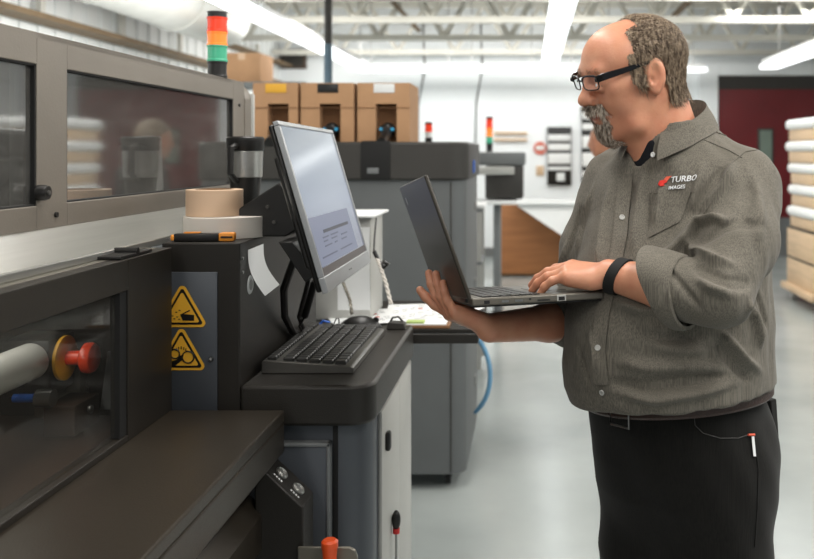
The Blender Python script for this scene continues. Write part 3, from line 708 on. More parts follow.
# utility knife
kn = thing('utility_knife', (-.78, 1.96, TZ), 'black and orange utility knife lying beside the tape rolls', 'knife')
R3 = Matrix.Rotation(.10, 3, 'Z')
def kbox(lo, hi, m, nm, bev=.003):
    lo = (lo[0]+.028, lo[1]+.002, lo[2]); hi = (hi[0]+.028, hi[1]+.002, hi[2])
    b = MB().box(lo, hi, bev); bmesh.ops.rotate(b.b, cent=(-.75, 1.955, TZ), matrix=R3, verts=b.b.verts[:]); b.build(nm, m, kn)
kbox((-.80, 1.945, TZ+.0008), (-.705, 1.968, TZ+.018), 'black', 'grip')
kbox((-.806, 1.944, TZ+.003), (-.798, 1.969, TZ+.016), 'orange', 'end_cap')
kbox((-.705, 1.944, TZ+.0008), (-.672, 1.969, TZ+.019), 'orange', 'nose')
kbox((-.70, 1.943, TZ+.008), (-.675, 1.9441, TZ+.012), 'black', 'slider_slot', .0)
kbox((-.780, 1.950, TZ+.018), (-.745, 1.964, TZ+.021), 'orange', 'slider')
kbox((-.816, 1.953, TZ+.006), (-.806, 1.958, TZ+.008), 'steel', 'blade', 0)
# bracket plate and orange tool at the bottom
t = thing('tool_bracket', (-.42, 1.86, .60), 'pale metal bracket plate fixed at the foot of the console', 'bracket')
b = MB(); b.prism([(-.465, 1.80, .45), (-.345, 1.80, .45), (-.345, 1.80, .690), (-.350, 1.80, .703), (-.362, 1.80, .709), (-.465, 1.80, .709)], (0, .008, 0)); b.build('plate', 'table_metal', t, bevel=.002)
t = thing('screwdriver', (-.435, 1.77, .60), 'orange handled screwdriver hanging at the bracket plate', 'screwdriver')
MB().lathe([(0,0), (.010,.002), (.012,.03), (.0135,.09), (.0150,.105), (.0165,.108), (.0165,.120), (.012,.124), (0,.124)], c=(-.395, 1.775, .612), n=20).build('handle', 'tool_orange', t)
MB().cyl((-.395, 1.775, .50), (-.395, 1.775, .612), .004, n=10).build('shaft', 'steel', t)
t = thing('magnetic_marker', P(394, 540, 2.2), 'slim tool with black cap and red ring on the pale side door', 'marker'); t.name = 'marker'
q = P(395, 520, 2.2); q.x = -.327
MB().sph(q, .011, 3, (1,1,2.2)).build('cap', 'black', t); MB().cyl(q-Vector((0,0,.032)), q-Vector((0,0,.020)), .0085, n=16).build('red_ring', mat('ring_red', (200,40,40), .4), t)
MB().cyl(q-Vector((.0,0,.16)), q-Vector((0,0,.032)), .003, n=10).build('rod', 'steel', t)
# ================================================================== back printer with ink cartons
PT = 1.545; PF, PB_ = 3.98, 4.85; PXL, PXR = -1.75, -.285
bp_ = thing('industrial_printer', (-1.0, 4.4, 0), 'large grey printer with a black top standing beyond the counter', 'printer')
b = MB(); b.prism(round_rect(PXL, PXR, PF, PB_, .075, .07), (0, 0, 1.30)); b.build('body', 'grey_panel', bp_, smooth=30)
b = MB(); b.prism(round_rect(PXL-.01, PXR+.012, PF-.02, PB_+.01, 1.375, .09), (0, 0, PT-1.375)); b.build('top_cover', 'charcoal', bp_, smooth=30, bevel=.012, label='dark grey top cover')
b = MB(); b.prism([(-.70, PF-.035, PT+.003), (-.66, PF-.035, 1.42), (-.64, PF-.035, 1.385), (-.56, PF-.035, 1.385), (-.55, PF-.035, 1.42), (-.52, PF-.035, PT+.003)], (0, .03, 0))
b = MB(); b.box((-.745, PF-.028, 1.378), (-.615, PF-.008, PT+.004), .006); lg = b.build('tap_recess', 'matte_black', bp_, label='black centre plate')
MB().box((-.715, PF-.031, 1.405), (-.665, PF-.028, 1.43), .001).build('name_plate', 'mid_grey', lg)
MB().box((PXR-.01, 4.3, 1.40), (PXR+.018, 4.38, 1.46), .003).build('side_badge', 'blue', bp_)
b = MB().box((-.352, PF-.004, .085), (-.347, PF+.02, 1.365)); b.build('corner_seam', 'charcoal', bp_)
b = MB().box((PXL+.05, PF-.005, .76), (-.352, PF+.0, .765)); b.build('panel_seam', 'charcoal', bp_)
for x in (-1.6, -.37):
    for y in (PF+.1, PB_-.12):
        c = MB().cyl((x-.012, y, .035), (x+.012, y, .035), .035, n=20).build('castor', 'black', bp_)
        MB().box((x-.02, y-.03, .04), (x+.02, y+.03, .078), .004).build('castor_fork', 'charcoal', c)
for (z_, ) in ((.30,), (.80,), (1.2,)): MB().box((PXR-.004, 4.62, z_), (PXR+.006, 4.66, z_+.05), .002).build('hinge', 'steel', bp_)
# ink cartons
def ink_carton(x0, x1, lab_m, label, tapped):
    y0, y1, z1 = 4.10, 4.42, PT+.27
    t = thing('ink_carton', ((x0+x1)/2, 4.26, PT), label, 'carton', 'ink cartons on the back printer')
    xm = (x0+x1)/2; hx0, hx1, hz = xm-.035, xm+.06, PT+.175
    b = MB(); b.box((x0, y0, PT+.001), (hx0, y1, z1)); b.box((hx1, y0, PT+.001), (x1, y1, z1)); b.box((hx0, y0, hz), (hx1, y1, z1)); b.box((hx0, y0+.08, PT+.001), (hx1, y1, hz))
    b.build('carton_body', 'cardboard', t, smooth=0)
    MB().box((hx0+.001, y0+.07, PT+.002), (hx1-.001, y0+.078, hz-.001)).build('inner_board', 'cardboard_dark', t)
    MB().box((x0, y0-.0035, PT+.155), (x1, y0-.0005, PT+.158)).build('fold_line', 'cardboard_dark', t)
    MB().box((xm-.045, y0-.003, z1-.045), (xm+.05, y0-.0002, z1-.004), .001).build('sticker', lab_m, t)
    c = (xm+.014, y0+.03, PT+.055)
    q = MB().sph(c, .036, 3, (1,.8,1)).build('tap', 'black', t)
    MB().cyl((c[0], c[1]-.045, c[2]), (c[0], c[1]-.02, c[2]), .018, n=18).build('tap_nozzle', 'black', q)
    for s_ in (-1, 1): MB().cyl((c[0]+s_*.026, c[1]-.036, c[2]+.004), (c[0]+s_*.026, c[1]-.02, c[2]+.004), .008, n=12).build('blue_dot', 'cyan', q)
    MB().tube([(c[0], c[1]-.03, c[2]-.02), (c[0], c[1]-.075, c[2]-.03), (c[0], c[1]-.14, c[2]-.05), (c[0], 3.955 if tapped else c[1]-.15, c[2]-.06)], .024, 12).build('spout', 'black', q)
ink_carton(-1.262, -1.058, 'yellow', 'brown ink carton with yellow label, leftmost on the printer', True)
ink_carton(-1.044, -.802, 'black', 'brown ink carton with black label, between the other two', True)
ink_carton(-.786, -.548, 'paper', 'brown ink carton with white label, rightmost on the printer', True)
# small signal lights beyond the printer
stack_light((-.535, 4.75, PT+.001), .02, (.03, .03, .0001, .04, .012), 'small white and red signal light on the back printer', ('black','white_plastic','orange_lamp','red_lamp','black'))
# blue hose on floor from the printer
o = MB().tube([Vector((-.276, 4.3, .63)), Vector((-.225, 4.25, .60)), Vector((-.190, 4.22, .52)), Vector((-.182, 4.2, .43)), Vector((-.205, 4.2, .34)), Vector((-.268, 4.25, .26))], .012, 10).build('air_hose', 'hose_blue', at=(-.276, 4.3, .26))
tag(o, 'blue air hose bowing out from the side of the back printer', 'hose')
sm = o.modifiers.new('sub', 'SUBSURF'); sm.levels = 2; sm.render_levels = 2
# ================================================================== far machines
def far_machine(x0, x1, y, label, z1=1.5):
    t = thing('sign_printer', ((x0+x1)/2, y, 0), label, 'printer')
    MB().box((x0+.16, y, 1.08), (x1, y+.6, z1-.12), .02).build('body', 'charcoal', t)
    MB().box((x0-.02, y-.02, z1-.12), (x1+.02, y+.6, z1), .02).build('hood', 'mid_grey', t)
    MB().box((x0+.05, y-.10, z1-.20), (x1-.08, y-.005, z1-.13), .01).build('front_window', 'light_grey', t)
    MB().box((x0+.02, y-.15, 1.04), (x1-.06, y+.3, 1.07), .01).build('feed_table', 'white_plastic', t)
    for x in (x0+.06, x1-.24): MB().box((x-.03, y+.1, .06), (x+.03, y+.5, 1.04), .01).build('leg', 'mid_grey', t)
    for x in (x0+.06, x1-.24): MB().box((x-.04, y, 0), (x+.04, y+.6, .06), .01).build('foot', 'black', t)
    return t
t = far_machine(-.56, -.06, 8.0, 'dark grey sign printer standing before the plywood board', 1.50)
t = thing('equipment_cart', (-.42, 6.2, 0), 'tall black and steel cart holding parts right of the printer', 'cart')
for x in (-.52, -.34):
    for y in (6.0, 6.4): MB().box((x-.015, y-.015, .05), (x+.015, y+.015, 1.12)).build('post', 'light_grey', t)
for z in (.35, .75, 1.10): MB().box((-.54, 5.98, z), (-.32, 6.42, z+.02), .004).build('shelf', 'mid_grey', t)
MB().box((-.53, 6.02, .77), (-.40, 6.3, .98), .01).build('black_bin', 'black', t)
MB().box((-.53, 6.02, .06), (-.36, 6.3, .30), .01).build('base_bin', 'black', t)
o = MB().box((-.52, 6.0, 1.121), (-.30, 6.3, 1.15), .01).build('paper_stack', 'white_plastic', at=(-.41, 6.15, 1.121)); tag(o, 'stack of white paper on top of the black cart', 'paper')
o = MB().cyl((-.385, 6.01, .771), (-.385, 6.01, .85), .022, n=16).build('bottle_red', 'estop_red', at=(-.385, 6.0, .771)); o.name = 'paint_bottle'; tag(o, 'small red bottle on the middle cart shelf', 'bottle')
o = MB().cyl((-.345, 6.05, .771), (-.345, 6.05, .90), .018, n=16).build('bottle_blue', 'blue', at=(-.345, 6.05, .771)); o.name = 'paint_bottle'; tag(o, 'slim blue bottle on the middle cart shelf', 'bottle')
stack_light((-.37, 8.2, 1.501), .032, (.08, .06, .08, .08, .02), 'small stack light on the far dark sign printer')
# plywood board and white table
t = thing('plywood_crate', (.35, 10.9, 0), 'orange-brown plywood crate side by the back wall behind the laptop', 'crate')
MB().box((-.40, 10.85, .02), (1.30, 11.5, .88)).build('side_board', 'wood', t)
defm('wood_deep', (158,104,62), .6, 0, .15, nscale=2, stretch=(1,1,8))
MB().box((-.40, 10.82, .04), (1.30, 10.849, .86), .004).build('front_board', 'wood_deep', t)
t = thing('white_work_table', (.9, 10.4, 0), 'white work table with a sloping white side panel left of the man', 'table')
b = MB(); b.prism([(-.14, 10.3, .90), (1.6, 10.3, .90), (1.6, 10.3, .12), (1.0, 10.3, .12), (-.14, 10.3, .88)], (0, .03, 0)); b.build('side_panel', 'white_plastic', t)
MB().box((-.16, 10.25, .90), (1.65, 10.80, .94), .006).build('tabletop', 'white_plastic', t)
for x in (1.1, 1.5): MB().box((x-.03, 10.5, 0), (x+.03, 10.56, .90)).build('leg', 'light_grey', t)
# wall boards with strips
def wall_board(x0, x1, z0, z1, label, rows_):
    t = thing('sample_board', ((x0+x1)/2, YB-.05, z0), label, 'board')
    MB().box((x0, YB-.06, z0), (x1, YB-.001, z1), .004).build('board', 'black', t)
    for (a, c) in rows_: MB().box((x0+.01, YB-.075, z0+(z1-z0)*a), (x1-.01, YB-.061, z0+(z1-z0)*c), .003).build('sample_strip', 'white_plastic', t)
    return t
wall_board(.25, .595, 1.02, 1.86, 'black board with white strips on the back wall left of the man', [(.26,.32),(.37,.55),(.60,.71),(.76,.87)])
t = bpy.data.objects['sample_board']; MB().box((.38, YB-.078, 1.08), (.50, YB-.062, 1.20), .01).build('round_label', 'paper', t)
wall_board(.74, 1.05, 1.05, 2.15, 'tall black board with white strips partly behind the goatee', [(.08,.16),(.22,.40),(.46,.62),(.70,.78),(.84,.93)])
t = thing('warning_notice', (.14, YB-.03, 1.5), 'round red and white notice on the back wall', 'notice')
MB().cyl((.145, YB-.02, 1.555), (.145, YB-.001, 1.555), .095, n=28).build('disc', mat('notice_red', (206,110,92), .6), t); MB().box((.085, YB-.026, 1.53), (.205, YB-.021, 1.59)).build('white_bar', 'paper', t)
o = MB().box((.09, YB-.02, 1.16), (.20, YB-.001, 1.30), .003).build('wall_card', 'wood_pale', at=(.145, YB, 1.16)); tag(o, 'small cream card on the wall below the red notice', 'card')
t = thing('wall_rail', (-.25, YB-.05, 1.7), 'pale rail mounted on the back wall above the sign printer', 'rail')
MB().box((-.52, YB-.06, 1.66), (-.04, YB-.001, 1.69)).build('lower_bar', 'wood_pale', t); MB().box((-.52, YB-.06, 1.76), (-.04, YB-.001, 1.79)).build('upper_bar', 'wood_pale', t)
for (x, l) in ((-.72, 'thin cable running down the wall above the sign printer'), (-1.55, 'thin cable running down the wall behind the cartons')):
    o = MB().tube([(x, YB-.012, 3.6), (x+.03, YB-.012, 2.7), (x-.06, YB-.012, 2.2), (x-.07, YB-.012, 1.5)], .012, 6).build('wall_cable', 'mid_grey', at=(x, YB-.012, 1.5)); tag(o, l, 'cable')
o = MB().lathe([(0,0),(.10,.0),(.08,.05),(0,.07)], c=(.60, 12.2, 2.3), n=24).build('smoke_detector', 'wood_pale', at=(.60, 12.2, 2.3))
bpy.data.objects.remove(o)
# ================================================================== cart of wrapped bundles at the right
cart0 = set(bpy.data.objects)
t = thing('bundle_cart', (2.95, 8.6, 0), 'low wooden cart on castors at the right edge', 'cart')
MB().box((2.40, 8.3, .11), (3.75, 9.3, .17), .006).build('deck', 'wood_pale', t)
for x in (2.50, 3.6):
    for y in (8.38, 9.2):
        c = MB().cyl((x-.02, y, .055), (x+.02, y, .055), .055, n=20).build('castor', 'light_grey', t); MB().box((x-.03, y-.04, .06), (x+.03, y+.04, .109), .004).build('castor_fork', 'steel', c)
for i, (z0, z1, lb) in enumerate([(.171, .44, 'bottom wooden crate on the right cart'), (.445, .74, 'upper wooden crate on the right cart, under the bundles')]):
    c = thing('wooden_crate', (2.98, 8.8, z0), lb, 'crate'); MB().box((2.45, 8.35, z0), (3.55, 9.25, z1-.012), .008).build('crate_body', 'wood_pale', c)
    MB().box((2.45, 8.345, z1-.012), (3.55, 9.25, z1), .001).build('lid', 'charcoal', c)
    MB().box((2.62, 8.338, (z0+z1)/2-.02), (2.74, 8.349, (z0+z1)/2+.02), .003).build('handle_slot', 'charcoal', c)
lbs = ['bottom wrapped bundle on the right cart', 'wrapped bundle second from the bottom on the right cart', 'wrapped bundle third from the bottom, mid stack on the right cart', 'wrapped bundle next to the top on the right cart', 'topmost wrapped bundle on the right cart']
z = .742
for i in range(5):
    h = .215; c = thing('wrapped_bundle', (2.98, 8.8, z), lbs[i], 'bundle', 'wrapped bundles on the cart'); dx = rng.uniform(-.02, .02)
    MB().box((2.46+dx, 8.38, z+.001), (3.5+dx, 9.2, z+.115), .02).build('tan_wrap', 'wood_pale', c)
    b = MB().box((2.43+dx, 8.34, z+.112), (3.52+dx, 9.24, z+h), .045, 4); b.build('white_wrap', 'white_plastic', c)
    z += h+.002
for o in set(bpy.data.objects)-cart0:
    if o.parent is None: o.location.x += .19
# tall rack with white rolls farther right (seen in the hood glass)
t = thing('roll_rack', (4.6, 7.0, 0), 'grey rack of white rolls along the right wall', 'rack')
for y in (5.4, 7.0, 8.6): 
    for x in (4.3, 5.1): MB().box((x-.03, y-.03, 0), (x+.03, y+.03, 2.3)).build('post', 'slate', t)
for z in (.3, .9, 1.5, 2.1): MB().box((4.28, 5.38, z), (5.12, 8.62, z+.03)).build('shelf', 'slate', t)
for i, z in enumerate((.33, .93, 1.53)):
    for k in range(3):
        r = thing('vinyl_roll', (4.45+k*.25, 7, z), 'white vinyl roll on the ' + ['lowest', 'middle', 'upper'][i] + ' rack shelf by the right wall, ' + ['nearest the aisle', 'centre of three', 'nearest the wall'][k], 'roll', 'vinyl rolls on the right wall rack, '+['lowest', 'middle', 'upper'][i]+' shelf')
        MB().cyl((4.45+k*.25, 5.5, z+.11), (4.45+k*.25, 8.5, z+.11), .105, n=24).build('roll', 'white_plastic', r)
        MB().cyl((4.45+k*.25, 5.48, z+.11), (4.45+k*.25, 8.52, z+.11), .04, n=16).build('core', 'tape_core', r)
# ================================================================== smooth solids on a grid, for people and cloth
class Field:
    def __init__(s, xs, ys, zs):
        s.x, s.y, s.z = [np.asarray(a, np.float32) for a in (xs, ys, zs)]
        s.f = np.full((len(s.x), len(s.y), len(s.z)), .2, np.float32)
    def sub(s, lo, hi):
        r = []
        for a, l, h in zip((s.x, s.y, s.z), lo, hi):
            i0 = max(0, int(np.searchsorted(a, l))-1); i1 = min(len(a), int(np.searchsorted(a, h))+1); r.append(slice(i0, max(i1, i0)))
        return tuple(r)
    def put(s, d_fn, lo, hi, k=.01, op='add'):
        m = k + .012
        sl = s.sub([v-m for v in lo], [v+m for v in hi])
        if any(q.stop <= q.start for q in sl): return
        X = s.x[sl[0]][:, None, None]; Y = s.y[sl[1]][None, :, None]; Z = s.z[sl[2]][None, None, :]
        d = d_fn(X, Y, Z); a = s.f[sl]
        if op == 'add':
            h = np.clip(.5+.5*(a-d)/k, 0, 1); s.f[sl] = d*h + a*(1-h) - k*h*(1-h)
        elif op == 'cut':
            d = -d; h = np.clip(.5-.5*(a-d)/k, 0, 1); s.f[sl] = d*h + a*(1-h) + k*h*(1-h)
    def ell(s, c, r, R=None, k=.01, op='add'):
        c = np.array(c, float); r = np.array(r, float); Rm = np.eye(3) if R is None else np.array(R)
        def fn(X, Y, Z):
            px, py, pz = X-c[0], Y-c[1], Z-c[2]
            l = [Rm[0][i]*px + Rm[1][i]*py + Rm[2][i]*pz for i in range(3)]
            k0 = np.sqrt(sum((l[i]/r[i])**2 for i in range(3))); k1 = np.sqrt(sum((l[i]/r[i]**2)**2 for i in range(3)))+1e-9
            return (k0*(k0-1)/k1).astype(np.float32)
        m = float(max(r)); ext = np.sqrt(((Rm*r)**2).sum(1))
        s.put(fn, c-ext, c+ext, k, op)
    def cone(s, p0, p1, r0, r1, k=.01, op='add'):
        p0 = np.array(p0, float); p1 = np.array(p1, float); d = p1-p0; L2 = float(d@d)+1e-12
        def fn(X, Y, Z):
            px, py, pz = X-p0[0], Y-p0[1], Z-p0[2]
            t = np.clip((px*d[0]+py*d[1]+pz*d[2])/L2, 0, 1)
            return (np.sqrt((px-t*d[0])**2+(py-t*d[1])**2+(pz-t*d[2])**2) - (r0+(r1-r0)*t)).astype(np.float32)
        R_ = max(r0, r1); s.put(fn, np.minimum(p0, p1)-R_, np.maximum(p0, p1)+R_, k, op)
    def chain(s, pts, rs, k=.01, kk=None):
        for i in range(len(pts)-1): s.cone(pts[i], pts[i+1], rs[i], rs[i+1], k)
    def mesh(s, name):
        f = s.f; ins = f < 0
        nx, ny, nz = f.shape
        cnt = np.zeros((nx-1, ny-1, nz-1), np.int8)
        for a in (0, 1):
            for b in (0, 1):
                for c in (0, 1): cnt += ins[a:nx-1+a, b:ny-1+b, c:nz-1+c]
        act = np.argwhere((cnt > 0) & (cnt < 8)); idx = -np.ones(cnt.shape, np.int64)
        idx[act[:, 0], act[:, 1], act[:, 2]] = np.arange(len(act))
        acc = np.zeros((len(act), 3)); num = np.zeros(len(act))
        I, J, K = act.T; ax = (s.x.astype(float), s.y.astype(float), s.z.astype(float))
        for axis in range(3):
            o = [q for q in range(3) if q != axis]
            for u in (0, 1):
                for v in (0, 1):
                    a = [I.copy(), J.copy(), K.copy()]; a[o[0]] = a[o[0]]+u; a[o[1]] = a[o[1]]+v
                    b = [q.copy() for q in a]; b[axis] = b[axis]+1
                    fa = f[a[0], a[1], a[2]].astype(float); fb = f[b[0], b[1], b[2]].astype(float); m = (fa < 0) != (fb < 0)
                    t = np.where(m, fa/(np.where(m, fa-fb, 1)), 0)
                    p = np.stack([ax[q][a[q]] for q in range(3)], 1)
                    p[:, axis] = p[:, axis] + t*(ax[axis][b[axis]]-ax[axis][a[axis]])
                    acc[m] += p[m]; num[m] += 1
        V = acc/num[:, None]; F = []
        for axis in range(3):
            o1, o2 = (axis+1) % 3, (axis+2) % 3
            sl0 = [slice(None)]*3; sl1 = [slice(None)]*3; sl0[axis] = slice(0, -1); sl1[axis] = slice(1, None)
            e = np.argwhere(ins[tuple(sl0)] != ins[tuple(sl1)])
            e = e[(e[:, o1] > 0) & (e[:, o2] > 0) & (e[:, o1] < f.shape[o1]-1) & (e[:, o2] < f.shape[o2]-1)]
            flip = ins[tuple(e.T)]
            q = []
            for (da, db) in ((-1, -1), (0, -1), (0, 0), (-1, 0)):
                c = e.copy(); c[:, o1] += da; c[:, o2] += db; q.append(idx[c[:, 0], c[:, 1], c[:, 2]])
            q = np.stack(q, 1); q[~flip] = q[~flip][:, ::-1]; F.append(q)
        F = np.concatenate(F); F = F[(F >= 0).all(1)]
        return V, F
def smooth_vf(V, F, it, lam=.5):
    e = np.concatenate([F[:, [0, 1]], F[:, [1, 2]], F[:, [2, 3]], F[:, [3, 0]]]); e = np.concatenate([e, e[:, ::-1]])
    n = np.bincount(e[:, 0], minlength=len(V))[:, None]
    for i in range(it):
        l = lam if i % 2 == 0 else -lam*1.04
        s = np.stack([np.bincount(e[:, 0], weights=V[e[:, 1], q], minlength=len(V)) for q in range(3)], 1)
        V = V + l*(s/np.maximum(n, 1)-V)
    return V
def vnormals(V, F):
    n = np.cross(V[F[:, 2]]-V[F[:, 0]], V[F[:, 3]]-V[F[:, 1]]); out = np.zeros_like(V)
    for c in range(4):
        for q in range(3): out[:, q] += np.bincount(F[:, c], weights=n[:, q], minlength=len(V))
    return out/(np.linalg.norm(out, axis=1, keepdims=True)+1e-12)
def mesh_obj(name, V, F, m, parent, label=None):
    off = np.array(wloc(parent)) if parent is not None else np.zeros(3)
    me = bpy.data.meshes.new(name); me.vertices.add(len(V)); me.vertices.foreach_set('co', (V-off).astype(np.float32).ravel())
    n = F.shape[1]; me.loops.add(len(F)*n); me.loops.foreach_set('vertex_index', F.ravel().astype(np.int32))
    me.polygons.add(len(F)); me.polygons.foreach_set('loop_start', np.arange(0, len(F)*n, n, dtype=np.int32)); me.polygons.foreach_set('loop_total', np.full(len(F), n, np.int32))
    me.update(calc_edges=True); me.validate(); me.polygons.foreach_set('use_smooth', [True]*len(me.polygons))
    me.materials.append(M[m] if isinstance(m, str) else m)
    o = bpy.data.objects.new(name, me); COL.objects.link(o)
    if parent is not None: o.parent = parent
    if label: o['label'] = label
    return o
def axis_pts(segs):          # [(start, end, step), ...] joined into one grid axis
    out = []
    for a, b, st in segs: out += list(np.arange(a, b-st*.3, st))
    return out + [segs[-1][1]]
# ------------------------------------------------------------------ materials of people
def skin_mat(name, rgb, red=(190,110,90)):
    m = bpy.data.materials.new(name); m.use_nodes = True; nt = m.node_tree; N = nt.nodes; Lk = nt.links; b = N['Principled BSDF']
    tc = N.new('ShaderNodeTexCoord'); n = N.new('ShaderNodeTexNoise'); n.inputs['Scale'].default_value = 28; n.inputs['Detail'].default_value = 6
    Lk.new(tc.outputs['Object'], n.inputs['Vector']); r = N.new('ShaderNodeValToRGB'); c = s2l(rgb); d = s2l(red)
    r.color_ramp.elements[0].position = .35; r.color_ramp.elements[0].color = (*[c[i]*.65+d[i]*.35 for i in range(3)], 1)
    r.color_ramp.elements[1].position = .65; r.color_ramp.elements[1].color = (*c, 1)
    Lk.new(n.outputs['Fac'], r.inputs[0]); Lk.new(r.outputs[0], b.inputs['Base Color'])
    b.inputs['Roughness'].default_value = .42; b.inputs['Subsurface Weight'].default_value = .12; b.inputs['Subsurface Radius'].default_value = (.01,.004,.002)
    b.inputs['Subsurface Scale'].default_value = .6; b.inputs['Specular IOR Level'].default_value = .4
    n2 = N.new('ShaderNodeTexNoise'); n2.inputs['Scale'].default_value = 170; n2.inputs['Detail'].default_value = 4; Lk.new(tc.outputs['Object'], n2.inputs['Vector'])
    bp = N.new('ShaderNodeBump'); bp.inputs['Strength'].default_value = .22; bp.inputs['Distance'].default_value = .002; Lk.new(n2.outputs['Fac'], bp.inputs['Height']); Lk.new(bp.outputs[0], b.inputs['Normal'])
    return m
M['skin'] = skin_mat('skin', (206,148,118), (182,102,80)); M['lip'] = mat('lip', (176,104,88), .45)
def cloth_mat(name, rgb, rgb2, sx=520, rough=.85, bump=.25, grain=True):
    m = bpy.data.materials.new(name); m.use_nodes = True; nt = m.node_tree; N = nt.nodes; Lk = nt.links; b = N['Principled BSDF']
    tc = N.new('ShaderNodeTexCoord'); mp = N.new('ShaderNodeMapping'); mp.inputs['Scale'].default_value = (1, 1, .02); Lk.new(tc.outputs['Object'], mp.inputs[0])
    n = N.new('ShaderNodeTexNoise'); n.inputs['Scale'].default_value = sx; n.inputs['Detail'].default_value = 2; Lk.new(mp.outputs[0], n.inputs['Vector'])
    mp2 = N.new('ShaderNodeMapping'); mp2.inputs['Scale'].default_value = (.06, .06, 1); Lk.new(tc.outputs['Object'], mp2.inputs[0])
    n2 = N.new('ShaderNodeTexNoise'); n2.inputs['Scale'].default_value = sx; Lk.new(mp2.outputs[0], n2.inputs['Vector'])
    ad = N.new('ShaderNodeMath'); ad.operation = 'MULTIPLY_ADD'; ad.inputs[1].default_value = .15; Lk.new(n2.outputs['Fac'], ad.inputs[0]); Lk.new(n.outputs['Fac'], ad.inputs[2])
    r = N.new('ShaderNodeValToRGB'); r.color_ramp.elements[0].position = .40; r.color_ramp.elements[1].position = .74
    r.color_ramp.elements[0].color = (*s2l(rgb), 1); r.color_ramp.elements[1].color = (*s2l(rgb2), 1)
    Lk.new(ad.outputs[0], r.inputs[0]); Lk.new(r.outputs[0], b.inputs['Base Color']); b.inputs['Roughness'].default_value = rough
    b.inputs['Sheen Weight'].default_value = .08; b.inputs['Specular IOR Level'].default_value = .25
    bp = N.new('ShaderNodeBump'); bp.inputs['Strength'].default_value = bump; bp.inputs['Distance'].default_value = .001; Lk.new(ad.outputs[0], bp.inputs['Height']); Lk.new(bp.outputs[0], b.inputs['Normal'])
    return m
M['shirt'] = cloth_mat('shirt', (84,80,73), (117,112,102), 700, bump=.12); M['collar_in'] = cloth_mat('collar_in', (64,60,54), (96,90,82))
M['trousers'] = cloth_mat('trousers', (10,9,8), (20,19,16), 400, .95)
M['undershirt'] = cloth_mat('undershirt', (16,18,24), (26,28,34), 400, .9)
def hair_mat(name, a, b_):
    m = mat(name, a, .55, 0, .1); nt = m.node_tree; N = nt.nodes; Lk = nt.links
    r = [n for n in N if n.type == 'VALTORGB'][0]; ns = [n for n in N if n.type == 'TEX_NOISE'][0]; ns.inputs['Scale'].default_value = 200; [n for n in N if n.type == 'MAPPING'][0].inputs['Scale'].default_value = (1, 1, .3)
    r.color_ramp.elements[0].color = (*s2l(a), 1); r.color_ramp.elements[1].color = (*s2l(b_), 1); r.color_ramp.elements[0].position = .4; r.color_ramp.elements[1].position = .62
    return m
M['hair'] = hair_mat('hair', (80,62,46), (172,152,128)); M['beard'] = hair_mat('beard', (112,95,80), (218,206,190)); M['brow'] = hair_mat('brow', (90,66,48), (150,118,92))
# ================================================================== the man
a_ = math.radians
Cx, Cy = .31, 1.85; PHI = a_(45)
Fv = np.array([-math.cos(PHI), -math.sin(PHI), 0.0]); Lv = np.array([math.sin(PHI), -math.cos(PHI), 0.0]); Uv = np.array([0, 0, 1.0])
def Bd(f, l, z): return np.array([Cx, Cy, 0]) + Fv*f + Lv*l + Uv*z
